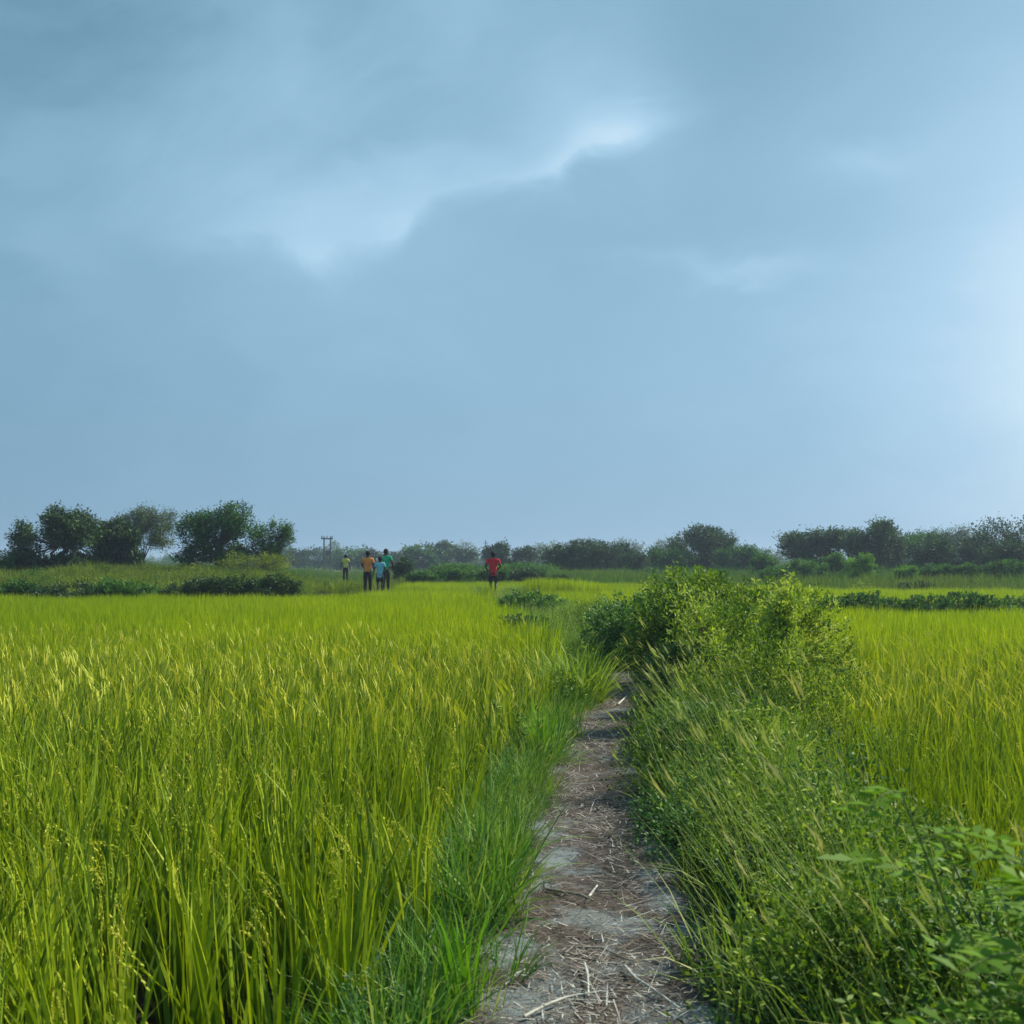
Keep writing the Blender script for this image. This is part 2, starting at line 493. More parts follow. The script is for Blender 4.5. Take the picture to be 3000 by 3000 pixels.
def leaves(pos, d, ln, wd, tint=None, nrm=None):
    N = len(pos)
    d = norm(d)
    r = R.normal(size=(N, 3)) if nrm is None else nrm + R.normal(0, .45, (N, 3))
    s = norm(np.cross(d, r))
    up = np.cross(s, d)
    ln = np.broadcast_to(ln, (N,))[:, None]; wd = np.broadcast_to(wd, (N,))[:, None]
    a = pos; c = pos + d * ln - up * ln * .08
    m1 = pos + d * ln * .45 + s * wd * .5 + up * ln * .06; m2 = pos + d * ln * .45 - s * wd * .5 + up * ln * .06
    V = np.stack([a, m1, c, m2], 1).reshape(-1, 3)
    F = np.arange(N * 4).reshape(N, 4)
    tn = np.repeat(R.random(N) if tint is None else tint, 4)
    return V, F, tn


def join(parts):
    V, F, T, o = [], [], [], 0
    for v, f_, t in parts:
        V.append(v); F.append(f_ + o); T.append(t); o += len(v)
    return np.concatenate(V), np.concatenate(F), np.concatenate(T)


def tube(pts, radii, sides=6):
    pts = np.asarray(pts, float); n = len(pts)
    V, F = [], []
    for i_ in range(n):
        d = pts[min(i_ + 1, n - 1)] - pts[max(i_ - 1, 0)]
        d = d / (np.linalg.norm(d) + 1e-9)
        a = np.cross(d, [0.13, 1, 0.21]); a /= np.linalg.norm(a) + 1e-9
        b_ = np.cross(d, a)
        th = np.arange(sides) / sides * 2 * np.pi
        V.append(pts[i_] + radii[i_] * (np.cos(th)[:, None] * a + np.sin(th)[:, None] * b_))
    for i_ in range(n - 1):
        for j in range(sides):
            k_ = (j + 1) % sides
            F.append([i_ * sides + j, i_ * sides + k_, (i_ + 1) * sides + k_, (i_ + 1) * sides + j])
    V = np.concatenate(V)
    return V, np.array(F), np.full(len(V), .5)


# ---- scatter through geometry nodes (only for uncountable stuff)
def protos(cname, meshes):
    col = bpy.data.collections.new(cname)
    for i_, me in enumerate(meshes):
        o = bpy.data.objects.new('%s_%02d' % (cname, i_), me)
        col.objects.link(o)
    return col


def scatter(name, col, nproto, P, rot, scl, label, cat):
    me = bpy.data.meshes.new(name)
    N = len(P)
    me.vertices.add(N); me.vertices.foreach_set('co', np.asarray(P, np.float32).ravel())
    a = me.attributes.new('rot', 'FLOAT_VECTOR', 'POINT'); a.data.foreach_set('vector', np.asarray(rot, np.float32).ravel())
    a = me.attributes.new('scl', 'FLOAT', 'POINT'); a.data.foreach_set('value', np.asarray(scl, np.float32))
    a = me.attributes.new('pid', 'INT', 'POINT'); a.data.foreach_set('value', R.integers(0, nproto, N).astype(np.int32))
    o = link(name, me, label=label, category=cat, kind='stuff')
    ng = bpy.data.node_groups.new(name + '_scatter', 'GeometryNodeTree')
    ng.interface.new_socket('Geometry', in_out='INPUT', socket_type='NodeSocketGeometry')
    ng.interface.new_socket('Geometry', in_out='OUTPUT', socket_type='NodeSocketGeometry')
    gi, go = ng.nodes.new('NodeGroupInput'), ng.nodes.new('NodeGroupOutput')
    ci = ng.nodes.new('GeometryNodeCollectionInfo')
    ci.inputs[0].default_value = col; ci.inputs[1].default_value = True; ci.inputs[2].default_value = True
    ip = ng.nodes.new('GeometryNodeInstanceOnPoints')
    ng.links.new(gi.outputs[0], ip.inputs['Points'])
    ng.links.new(ci.outputs[0], ip.inputs['Instance'])
    ip.inputs['Pick Instance'].default_value = True
    for nm, ty, so in (('pid', 'INT', 'Instance Index'), ('rot', 'FLOAT_VECTOR', 'Rotation'), ('scl', 'FLOAT', 'Scale')):
        na = ng.nodes.new('GeometryNodeInputNamedAttribute'); na.data_type = ty; na.inputs[0].default_value = nm
        ng.links.new(na.outputs[0], ip.inputs[so])
    ng.links.new(ip.outputs[0], go.inputs[0])
    md = o.modifiers.new('scatter', 'NODES'); md.node_group = ng
    return o


def jitter_grid(x0, x1, y0, y1, s, jit=.45):
    X, Y = np.meshgrid(np.arange(x0, x1, s), np.arange(y0, y1, s))
    X = X.ravel() + R.uniform(-jit, jit, X.size) * s; Y = Y.ravel() + R.uniform(-jit, jit, Y.size) * s
    k_ = (np.abs(X) < .72 * np.abs(Y) + 3.0)
    return X[k_], Y[k_]


# ---- rice plants
def rice_clump(nb, segs, npan, detail, h=.72, rr=.05, bw=.011):
    parts = []
    a = R.uniform(0, 2 * np.pi, nb); r = rr * np.sqrt(R.random(nb))
    base = np.stack([r * np.sin(a), r * np.cos(a), np.zeros(nb)], -1)
    ln = h * R.uniform(.65, 1.12, nb)
    parts.append(blades(base, a + R.normal(0, .6, nb), np.abs(R.normal(.05, .07, nb)), ln, bw * R.uniform(.7, 1.3, nb), segs,
                        np.abs(R.normal(.2, .5, nb)), R.beta(1.8, 1.9, nb) * .70, twist=1.2))
    for k_ in range(npan):
        hd = R.uniform(0, 2 * np.pi); b0 = np.array([[rr * .5 * np.sin(hd), rr * .5 * np.cos(hd), 0]])
        L = h * R.uniform(.95, 1.15)
        bend = R.uniform(.5, 2.3)
        # stem arc
        segn = 10 if detail else 5
        t = np.linspace(0, 1, segn + 1)
        ang = .05 + bend * np.clip((t - .62) / .38, 0, 1) ** 1.3
        hx = np.concatenate([[0], np.cumsum(np.sin(ang[:-1]) * L / segn)]); hz_ = np.concatenate([[0], np.cumsum(np.cos(ang[:-1]) * L / segn)])
        P = np.stack([b0[0, 0] + hx * math.sin(hd), b0[0, 1] + hx * math.cos(hd), hz_], -1)
        tv = R.uniform(.64, .92)
        if detail:
            v, f_, tt = tube(P, np.interp(t, [0, 1], [.003, .0012]), 3); parts.append((v, f_, tt * 0 + tv * .75))
            # grains sit in rows along a few drooping branchlets
            for q_ in range(6):
                tq = R.uniform(.64, .9)
                p0 = np.array([np.interp(tq, t, P[:, i_]) for i_ in range(3)])
                sd_ = R.normal(size=3) * .35; d0 = norm(np.array([math.sin(hd), math.cos(hd), .1]) + sd_)
                LB = R.uniform(.09, .15); u_ = np.linspace(.1, 1, 22)
                pos = p0 + d0 * (LB * .75 * u_)[:, None] - np.array([0, 0, 1]) * (LB * .95 * u_ ** 2)[:, None] + R.normal(0, .0022, (22, 3))
                tg = d0 * .75 - np.array([0, 0, 1]) * (1.9 * u_)[:, None] + R.normal(0, .25, (22, 3))
                parts.append(leaves(pos, tg, R.uniform(.012, .017, 22), R.uniform(.005, .0075, 22), np.clip(tv - .08 + R.normal(0, .07, 22), 0, 1)))
                bv, bf_, bt = tube(pos[::3], np.full(len(pos[::3]), .0011), 3); parts.append((bv, bf_, bt * 0 + tv * .8))
        else:
            q = t >= .6
            PP = P[q]; nq = len(PP)
            wdir = np.array([math.cos(hd), -math.sin(hd), 0])
            ww = .009 * np.sin(np.linspace(.5, 2.9, nq))[:, None]
            V = np.stack([PP - wdir * ww, PP + wdir * ww - [0, 0, .006]], 1).reshape(-1, 3)
            kk_ = np.arange(nq - 1) * 2
            parts.append((V, np.stack([kk_, kk_ + 1, kk_ + 3, kk_ + 2], -1), np.full(len(V), tv)))
    return join(parts)




def pm(name, parts, mat):
    V, F, T = parts
    return mesh_np(name, V, F, mat, tint=T)


rice_hi = protos('rice_plant_near', [pm('rice_plant_near', rice_clump(20, 5, (0, 1, 2, 1, 1, 2, 0, 1, 1)[i_], True, bw=.019, rr=.07, h=.79), M['rice']) for i_ in range(9)])
rice_mid = protos('rice_plant_mid', [pm('rice_plant_mid', rice_clump(22, 3, 2, False, bw=.016, rr=.08), M['rice']) for i_ in range(5)])


def rice_patch(n=46, size=.5, h=.72):
    base = np.stack([R.uniform(-size / 2, size / 2, n), R.uniform(-size / 2, size / 2, n), np.full(n, .1)], -1)
    a = R.uniform(0, 2 * np.pi, n)
    return blades(base, a, np.abs(R.normal(.05, .07, n)), h * R.uniform(.6, 1.0, n), R.uniform(.016, .032, n), 2,
                  np.abs(R.normal(.25, .35, n)), R.beta(2.4, 2, n), twist=1.5)


rice_lo = protos('rice_plant_far', [pm('rice_plant_far', rice_patch(), M['rice_far']) for i_ in range(5)])


def sc_arrays(X, Y, s=(.9, 1.12), tilt=.07, z0=0.):
    n_ = len(X)
    P = np.stack([X, Y, gz(X, Y) + z0], -1)
    rot = np.stack([R.normal(0, tilt, n_), R.normal(0, tilt, n_), R.uniform(0, 6.28, n_)], -1)
    return P, rot, R.uniform(*s, n_)


def hvar(X, Y): return 1 + .045 * bumps(X * .5, Y * .5) + .05 * bumps(X * 1.6 + 2, Y * 1.4)


def field(masker, rng, s, col, n_, name, label, tilt=.07, sc_=(.9, 1.1)):
    X, Y = jitter_grid(*rng, s)
    k_ = masker(X, Y)
    X, Y = X[k_], Y[k_]
    P, rot, scl = sc_arrays(X, Y, sc_, tilt)
    scl = scl * hvar(X, Y)
    if s < .25:
        rot[:, 0] += .10 * bumps(X * .9 + 1, Y * .8); rot[:, 1] += .12 * bumps(X * .7 + 4, Y * 1.0); rot[:, 2] = R.normal(0, 1.2, len(X))
    return scatter(name, col, n_, P, rot, scl, label, 'rice')


mL = lambda X, Y: (X < f_xl(Y) + R.normal(0, .13, len(X))) & (Y < f_yl(X))
mR = lambda X, Y: (X > f_xr(Y) + R.normal(0, .08, len(X))) & (Y < 24.2)
mM = lambda X, Y: (((Y > 43.4) & (X > -5.2)) | ((Y > 27.6) & (X > f_xr(Y) + .3) & (Y < 43.5))) & (Y < f_ym(X)) & (X < 40)
# thin spots near the camera at the lower left of the plot show the dark gaps between plants
def gap(X, Y):
    a = np.exp(-(((X + .95) / .42) ** 2 + ((Y - 3.0) / .95) ** 2)) * .9
    b_ = np.clip(bumps(X * 1.9 + 5, Y * 1.5) - .35, 0, 1) * .85
    return (a + b_) < R.uniform(.1, 1.0, len(X))
field(lambda X, Y: mL(X, Y) & gap(X, Y), (-8.5, .5, 1.35, 8.0), .215, rice_hi, 9, 'rice_crop', 'yellow green rice with drooping seed heads in the near part of the left field')
field(lambda X, Y: mL(X, Y) & (Y < R.uniform(13, 20, len(X))), (-18, .5, 8.0, 20), .17, rice_mid, 5, 'rice_crop', 'yellow green rice in the middle of the left field')
field(lambda X, Y: mL(X, Y) & (Y > R.uniform(11.5, 18.5, len(X))), (-30, .5, 11, 41), .30, rice_lo, 5, 'rice_crop', 'smooth yellow green rice at the far end of the left field', sc_=(.98, 1.08))
field(lambda X, Y: mR(X, Y) & gap(X, Y), (1.7, 9, 1.2, 8.0), .20, rice_hi, 9, 'rice_crop', 'yellow green rice in the near part of the right field beside the weedy bank')
field(lambda X, Y: mR(X, Y) & (Y < R.uniform(12, 19, len(X))), (2, 17, 8.0, 19), .17, rice_mid, 5, 'rice_crop', 'yellow green rice in the middle of the right field')
field(lambda X, Y: mR(X, Y) & (Y > R.uniform(10.5, 17.5, len(X))), (2, 26, 10, 24.2), .28, rice_lo, 5, 'rice_crop', 'yellow green rice at the far end of the right field before the dark hedge', sc_=(.98, 1.08))
field(mM, (-6, 45, 27.5, 58), .36, rice_lo, 5, 'rice_crop', 'bright green rice of the plot behind the person in red', sc_=(.9, 1.0))


# ---- grasses and weeds
def grass_tuft(n, L, rr, wd, segs=4, lean=(.1, .25), curve=(.5, .5), tint=None):
    a = R.uniform(0, 2 * np.pi, n); r = rr * np.sqrt(R.random(n))
    base = np.stack([r * np.sin(a), r * np.cos(a), np.full(n, -.01)], -1)
    return blades(base, a + R.normal(0, .7, n), np.abs(R.normal(*lean, n)), L * R.uniform(.4, 1.1, n), wd * R.uniform(.6, 1.3, n), segs,
                  np.abs(R.normal(*curve, n)), R.beta(2, 2, n) if tint is None else np.clip(R.normal(tint, .15, n), 0, 1), twist=.8)


def herb(n_st, h, leaf, n_leaf, spread=.35, tint=(.5, .22)):
    """low leafy weed: wiry stems with many small pointed leaves"""
    parts = []
    for k_ in range(n_st):
        hd = R.uniform(0, 6.28)
        t = np.linspace(0, 1, 5); l0 = R.uniform(0, spread); L = h * R.uniform(.6, 1.1)
        ang = l0 + t * R.uniform(0, .5)
        hx = np.concatenate([[0], np.cumsum(np.sin(ang[:-1]) * L / 4)]); hz_ = np.concatenate([[0], np.cumsum(np.cos(ang[:-1]) * L / 4)])
        P = np.stack([hx * math.sin(hd) + R.normal(0, .03), hx * math.cos(hd) + R.normal(0, .03), hz_], -1)
        v, f_, tt = tube(P, np.linspace(.0028, .001, 5), 3); parts.append((v, f_, tt * .8))
        ts = R.uniform(.15, 1, n_leaf)
        pos = np.stack([np.interp(ts, t, P[:, i_]) for i_ in range(3)], -1)
        d = R.normal(size=(n_leaf, 3)) * [1, 1, .35] + [0, 0, .45]
        parts.append(leaves(pos, d, leaf * R.uniform(.6, 1.3, n_leaf), leaf * .38 * R.uniform(.7, 1.2, n_leaf), np.clip(R.normal(*tint, n_leaf), 0, 1), nrm=np.array([0, 0, 1.])))
    return join(parts)


def stalk_tuft(n, L, lean=.45, headsz=.09):
    """long thin grass stalks with slim seed heads, all leaning to one side (local -x)"""
    parts = []
    base = np.stack([R.normal(0, .06, n), R.normal(0, .06, n), np.zeros(n)], -1)
    hd = np.full(n, -np.pi / 2) + R.normal(0, .45, n)
    ln = L * R.uniform(.6, 1.1, n); le = np.abs(R.normal(lean, .12, n))
    parts.append(blades(base, hd, le, ln, np.full(n, .0055), 5, np.abs(R.normal(.25, .15, n)), R.uniform(.3, .75, n), twist=1.5, taper=2.5))
    V = parts[0][0].reshape(n, 6, 2, 3).mean(2)
    tip, pre = V[:, -1], V[:, -2]
    k_ = R.random(n) < .22
    d = norm(tip - pre)[k_]; tp = tip[k_]
    for j in range(3):
        parts.append(leaves(tp - d * .02 + R.normal(0, .003, tp.shape), d + R.normal(0, .10, d.shape), headsz * R.uniform(.6, 1.1, len(tp)), .006, R.uniform(.7, 1, len(tp))))
    # basal leaves
    m_ = n * 2
    b2 = np.stack([R.normal(0, .07, m_), R.normal(0, .07, m_), np.zeros(m_)], -1)
    parts.append(blades(b2, np.full(m_, -np.pi / 2) + R.normal(0, .9, m_), np.abs(R.normal(.3, .2, m_)), L * R.uniform(.25, .6, m_), np.full(m_, .006), 4,
                        np.abs(R.normal(.5, .3, m_)), R.uniform(0, .6, m_), twist=1.0))
    return join(parts)


g_near = protos('verge_tuft_near', [pm('verge_tuft', grass_tuft(36, .38, .08, .0075, 4, (.25, .4), (.8, .7)), M['verge']) for _ in range(6)])
g_fine = protos('fine_tuft', [pm('fine_tuft', grass_tuft(30, .32, .10, .0062, 3, (.3, .45), (.7, .8)), M['grass']) for _ in range(5)])
g_stalk = protos('stalk_tuft', [pm('stalk_tuft', stalk_tuft(6, .70), M['stalk']) for _ in range(6)])
g_herb = protos('herb_plant', [pm('herb_plant', herb(7, .30, .028, 34), M['weed']) for _ in range(6)])
g_herb2 = protos('low_herb_plant', [pm('low_herb_plant', herb(6, .20, .022, 26), M['shrub']) for _ in range(4)])
g_scrub = protos('scrub_tuft', [pm('scrub_tuft', grass_tuft(34, .42, .22, .016, 2, (.25, .3), (.4, .5)), M['scrub']) for _ in range(5)])
def leaf_clump(n, r_, h, lf):
    d = norm(R.normal(size=(n, 3))); d[:, 2] = np.abs(d[:, 2])
    p_ = d * R.uniform(.4, 1, n)[:, None] ** .5 * [r_, r_, h] * (1 + .25 * np.sin(d[:, :1] * 5 + d[:, 1:2] * 4))
    return leaves(p_, d + R.normal(0, .7, d.shape), lf * R.uniform(.6, 1.3, n), lf * .42, np.clip(R.normal(.45, .22, n), 0, 1), nrm=np.array([0, 0, .8]))


g_bush = protos('leaf_clump', [pm('leaf_clump', leaf_clump(420, .6, .7, .10), M['mid']) for _ in range(5)])
g_olive = protos('olive_clump', [pm('olive_clump', leaf_clump(380, .8, .5, .09), M['scrub']) for _ in range(5)])
g_bank = protos('bank_clump', [pm('bank_clump', leaf_clump(1300, .22, .32, .019), M['weed' if _ % 3 else 'shrub']) for _ in range(6)])
g_far = protos('far_tuft', [pm('far_tuft', grass_tuft(40, .55, .5, .035, 2, (.3, .3), (.4, .5)), M['farscrub']) for _ in range(5)])


def spread(name, col, n_, area, s, mask, label, cat, scl=(.75, 1.3), tilt=.12, rz=None, dens=None):
    X, Y = jitter_grid(*area, s, .5)
    k_ = mask(X, Y) & ~((np.abs(X / np.maximum(Y, 1) + .0183) < .0085) & (Y > 33) & (Y < 42))
    X, Y = X[k_], Y[k_]
    if dens is not None:
        k_ = R.random(len(X)) < dens(X, Y); X, Y = X[k_], Y[k_]
    P, rot, sc2 = sc_arrays(X, Y, scl, tilt)
    if s < .4: sc2 = sc2 * (1 + .30 * bumps(X * 2.1 + .7, Y * 1.6 + 1.1)).clip(.6, 1.5)
    if rz is not None: rot[:, 2] = R.normal(rz[0], rz[1], len(X))
    return scatter(name, col, n_, P, rot, sc2, label, cat)


pl = lambda Y: f_xp(Y) - f_hw(Y)
pr = lambda Y: f_xp(Y) + f_hw(Y)
clL = lambda X, Y: (X > f_xl(Y) - .12) & (X < pl(Y) - .09 + R.normal(0, .09, len(X)) + .05 * np.sin(Y * 3.1) + .04 * np.sin(Y * 7.3))
# left verge
spread('verge_grass', g_near, 6, (-1.5, 1.6, 1.2, 16), .078, clL, 'thick green grass between the left rice field and the path', 'grass', (.45, 1.1), .35,
       dens=lambda X, Y: np.clip(.45 + (pl(Y) - X) * 1.0 - .55 * np.clip(bumps(X * 2.6, Y * 1.8 + 1), -.6, 1), .08, .9))
spread('fine_grass', g_fine, 5, (-1.5, 1.8, 1.2, 24), .085, clL, 'fine light green grass mixed into the left verge of the path', 'grass', (.6, 1.1), .2,
       dens=lambda X, Y: np.clip(.35 + Y * .03 + .3 * bumps(X * 2, Y * 1.5), 0, .9))
spread('verge_weeds', g_herb2, 4, (-1.2, 1.5, 1.2, 12), .17, clL, 'small leafy weeds low in the left verge', 'weeds', (.5, 1.2), .2)
spread('verge_weeds', g_herb, 6, (-2.5, 2.0, 8, 40), .22, lambda X, Y: (X > f_xl(Y) - .1) & (X < np.where(Y < 17, pl(Y), f_xr(Y))) & (bumps(X * 1.2, Y * .8) > .1), 'patches of taller leafy weeds on the bund ahead', 'weeds', (.8, 1.7), .2)
spread('dry_stalks', g_stalk, 6, (-2.5, 2.4, 6, 40), .28, lambda X, Y: (X > f_xl(Y) - .1) & (X < np.where(Y < 17, pl(Y), f_xr(Y))), 'pale seeding grass stalks on the left verge and the bund ahead', 'grass', (.5, .95), .3, rz=(0, 2.))
spread('verge_grass', g_near, 6, (-3.5, 2.5, 15, 42), .19, lambda X, Y: (X > f_xl(Y) - .2) & (X < f_xr(Y) + .2) & (np.abs(X - f_xp(Y)) > .22), 'tall grass on the bund ahead where the path curves left', 'grass', (.8, 1.3), .15)
spread('fine_grass', g_fine, 5, (-3.5, 2.5, 15, 42), .17, lambda X, Y: (X > f_xl(Y) - .2) & (X < f_xr(Y) + .2), 'pale dry-tipped grass over the bund ahead below the person in red', 'grass', (.9, 1.7), .15)
# right bank
bk = lambda X, Y: (X > pr(Y) + .0 + .05 * np.sin(Y * 2.7 + 1) + .04 * np.sin(Y * 6.1)) & (X < f_xr(Y) + .2)
far_from = lambda X, Y, a: (X - pr(Y)) > a
spread('bank_herbs', g_herb, 6, (0.5, 4.6, 1.2, 24), .115, lambda X, Y: bk(X, Y) & far_from(X, Y, .22), 'dense small-leaved weeds covering the bank right of the path', 'weeds', (.6, 1.25), .2)
spread('bank_undergrowth', g_herb2, 4, (0.3, 4.6, 1.2, 20), .12, bk, 'low dark green weeds at the foot of the right bank along the path', 'weeds', (.5, 1.2), .2)
spread('bank_grass', g_fine, 5, (0.3, 4.6, 1.2, 24), .11, lambda X, Y: bk(X, Y) & far_from(X, Y, .12), 'light green grass among the weeds of the right bank', 'grass', (.8, 1.5), .2, dens=lambda X, Y: .3 + .5 * (far_from(X, Y, .6)))
spread('leaning_stalks', g_stalk, 6, (0.5, 3.2, 1.9, 9.5), .15, lambda X, Y: bk(X, Y) & far_from(X, Y, .25), 'long pale grass stalks with seed heads leaning left over the right bank', 'grass', (.75, 1.25), .1, rz=(0, .35),
       dens=lambda X, Y: np.clip(.95 - .05 * Y, .15, 1) * (.4 + .65 * (bumps(X * 2 + 1, Y * 1.6) > -.1)))
# cross bund and group's mound
spread('bund_grass', g_scrub, 5, (-9, 5, 39.4, 44.2), .25, lambda X, Y: (np.abs(Y - 41.8) < 1.9) & ~((np.abs(X + 5.5) < .9) & (np.abs(Y - 41.7) < 1.2)), 'mixed grass on the cross bund the people walk along', 'grass', (.4, .8), .15)
# left mound
spread('mound_weeds', g_bush, 5, (-40, -5, 34, 60), 1.6, lambda X, Y: (X / Y < -.18) & (bumps(X * .6, Y * .5) > 0), 'leafy clumps dotted over the grassy mound', 'weeds', (.4, .9), .1)
spread('mound_scrub', g_olive, 5, (-40, -5, 33.6, 62), 1.0, lambda X, Y: (X / Y < np.where(Y < 40, -.19, -.15)) & (bumps(X * .8 + 2, Y * .6) > -.4), 'olive scrub clumps rising unevenly over the mound', 'scrub', (.35, 1.05), .1)
spread('mound_grass', g_scrub, 5, (-40, -3.5, 33.2, 66), .34, lambda X, Y: (Y > f_yl(X) + .1) & (X < np.interp(Y, [33, 40, 44, 62], [-7, -6.3, -5.0, -4])), 'dry olive green grass over the mound behind the left field', 'grass', (.7, 1.3), .2)
# rough ground behind
spread('rough_grass', g_far, 5, (-75, 85, 44, 120), .85, lambda X, Y: ((Y > f_ym(X) - .2) & (X > -6)) | ((Y > 62) & (X <= -6)), 'rough green grassland behind the rice plots', 'grass', (.7, 1.3), .2)

spread('distant_thicket', g_bush, 5, (-60, 110, 60, 150), 2.2, lambda X, Y: (np.where(X < 8, Y > 80, Y > 58)) & (R.random(len(X)) < np.where(X > 8, .8, .25)), 'low mixed thicket joining the trees along the horizon', 'thicket', (.6, 1.3), .1)
spread('far_woodland', g_bush, 5, (-190, 200, 235, 330), 7.5, lambda X, Y: R.random(len(X)) < .8, 'faint line of far-off woodland on the horizon', 'woodland', (2, 4), .1)
spread('bank_leaf_clumps', g_bank, 6, (.6, 4.6, 1.6, 24), .36, lambda X, Y: bk(X, Y) & far_from(X, Y, .16) & (bumps(X * 1.7 + 2, Y * 1.1) > -.35), 'leafy low clumps among the grasses of the right bank', 'weeds', (.7, 1.7), .2)
# straw litter on the path
N = 11000
Y = 1.8 + 12 * R.random(N) ** 1.25
clump = (bumps(Y * 1.7 + 3, Y * .9) + R.normal(0, .8, N)) > -.5
off = np.clip(R.normal(0, .55, N), -1.25, 1.25)
X = f_xp(Y) + off * f_hw(Y)
pk = (np.sin(Y * 2.1 + X * 2) + np.sin(Y * .9 + 1.7 - X * 5) + R.normal(0, .7, N) > -.7)
X, Y = X[pk], Y[pk]; N = len(X)
L = R.gamma(2.0, .015, N) + .014
az_ = R.uniform(0, 6.28, N)
parts = [blades(np.stack([X, Y, gz(X, Y) + .022 + R.uniform(0, .022, N)], -1), az_, np.full(N, 1.45) + R.normal(0, .12, N), L, R.uniform(.004, .011, N), 2,
                R.normal(.15, .2, N), np.clip(R.beta(1.3, 1.0, N), 0, 1), twist=.3, taper=3.)]
v_ = parts[0]
link('straw_litter', pm('straw_litter', v_, M['straw']), label='bits of dry straw and broken stalks strewn over the path', category='straw litter', kind='stuff')
# long matted stalks
N = 900
Y = 1.8 + 10 * R.random(N) ** 1.2
X = f_xp(Y) + R.normal(0, .62, N).clip(-1.3, 1.3) * f_hw(Y)
v_ = blades(np.stack([X, Y, gz(X, Y) + .03 + R.uniform(0, .02, N)], -1), R.normal(1.57, .9, N) * np.where(R.random(N) < .5, 1, -1), np.full(N, 1.50) + R.normal(0, .06, N),
            R.uniform(.10, .34, N), R.uniform(.003, .007, N), 4, R.normal(.08, .12, N), R.beta(1.6, 1.8, N), twist=.3, taper=3.)
link('matted_stalks', pm('matted_stalks', v_, M['straw']), label='longer brown and grey stalks matted across the path', category='stalks', kind='stuff')
# brown fine litter
N = 16000
Y = 1.8 + 12 * R.random(N) ** 1.25
X = f_xp(Y) + np.clip(R.normal(-.1, .75, N), -1.3, 1.35) * f_hw(Y)
pk = np.sin(Y * 1.8 + X * 3) + np.sin(X * 7 + Y * 4.) + R.normal(0, .6, N) + 1.1 * np.abs(X - f_xp(Y)) / f_hw(Y) > .25
X, Y = X[pk], Y[pk]; N = len(X)
v_ = blades(np.stack([X, Y, gz(X, Y) + .018 + R.uniform(0, .02, N)], -1), R.normal(1.57, .7, N) * np.where(R.random(N) < .5, 1, -1), np.full(N, 1.45) + R.normal(0, .1, N),
            R.uniform(.02, .12, N), R.uniform(.002, .005, N), 2, R.normal(.1, .2, N), R.beta(1.2, 3.5, N) * .6, twist=.3, taper=3.)
link('plant_litter', pm('plant_litter', v_, M['straw']), label='brown matted plant litter trodden into the edges of the path', category='litter', kind='stuff')


def gpt(Xp_, Yp_, z=0.):
    """point on a horizontal level seen at a pixel of the photograph"""
    u, v = (Xp_ - 1500) / 3000, (1500 - Yp_) / 3000
    c, s = math.cos(PITCH), math.sin(PITCH)
    dy, dz = c - v * s, s + v * c
    t = (z - CAM_H) / dz
    return u * t, dy * t


sticks = [
    ([(1535, 2980), (1600, 2950), (1665, 2920), (1755, 2912)], .007, 'long bent pale stalk lying across the bottom of the path', .85),
    ([(1712, 2822), (1722, 2862), (1724, 2920)], .006, 'short white stalk standing against the long bent stalk', 1.),
    ([(1690, 2775), (1765, 2782), (1840, 2812)], .005, 'thin grey stalk crossing the middle of the bare mud', .6),
    ([(1832, 2832), (1860, 2870), (1905, 2892), (1990, 2960)], .006, 'kinked whitish stalk on the right edge of the bare mud', .95),
    ([(1600, 2605), (1700, 2625), (1740, 2640)], .008, 'flat brown stalk pointing right in the litter', .5),
    ([(1725, 2628), (1750, 2598)], .007, 'short thick cream straw piece above the bare mud patch', 1.),
    ([(1478, 2885), (1510, 2860), (1540, 2840)], .006, 'pale stalk on the left edge of the path near the grass', .8),
    ([(1810, 2064), (1835, 2042)], .011, 'short white stalk by the right grass where the path narrows', 1.),
]
for pts, r_, lab, tv in sticks:
    P = []
    for j, (a, c_) in enumerate(pts):
        x, y = gpt(a, c_, .035); P.append((x, y, .036 + .006 * (j % 2)))
    P = np.array(P)
    tt = np.linspace(0, 1, len(P)); t2 = np.linspace(0, 1, 9)
    P2 = np.stack([np.interp(t2, tt, P[:, i_]) for i_ in range(3)], -1)
    v, f_, _t = tube(P2 - P2[0], np.linspace(r_, r_ * .6, 9), 6)
    link('dry_stalk', mesh_np('dry_stalk', v, f_, M['straw'], tint=np.full(len(v), tv), smooth=True), loc=tuple(P2[0]), label=lab, category='stalk', group='dry stalks lying on the path')


# ------------------------------------------------------------------ shrubs and trees
def crown_radius(seed_, n_=7, amp=.2):
    r_ = np.random.default_rng(seed_)
    D = norm(r_.normal(size=(n_, 3))); A = r_.uniform(-amp, amp * 1.2, n_)
    return lambda d: 1 + (np.exp(4 * (d @ D.T - 1)) * A[None] * 2).sum(1)


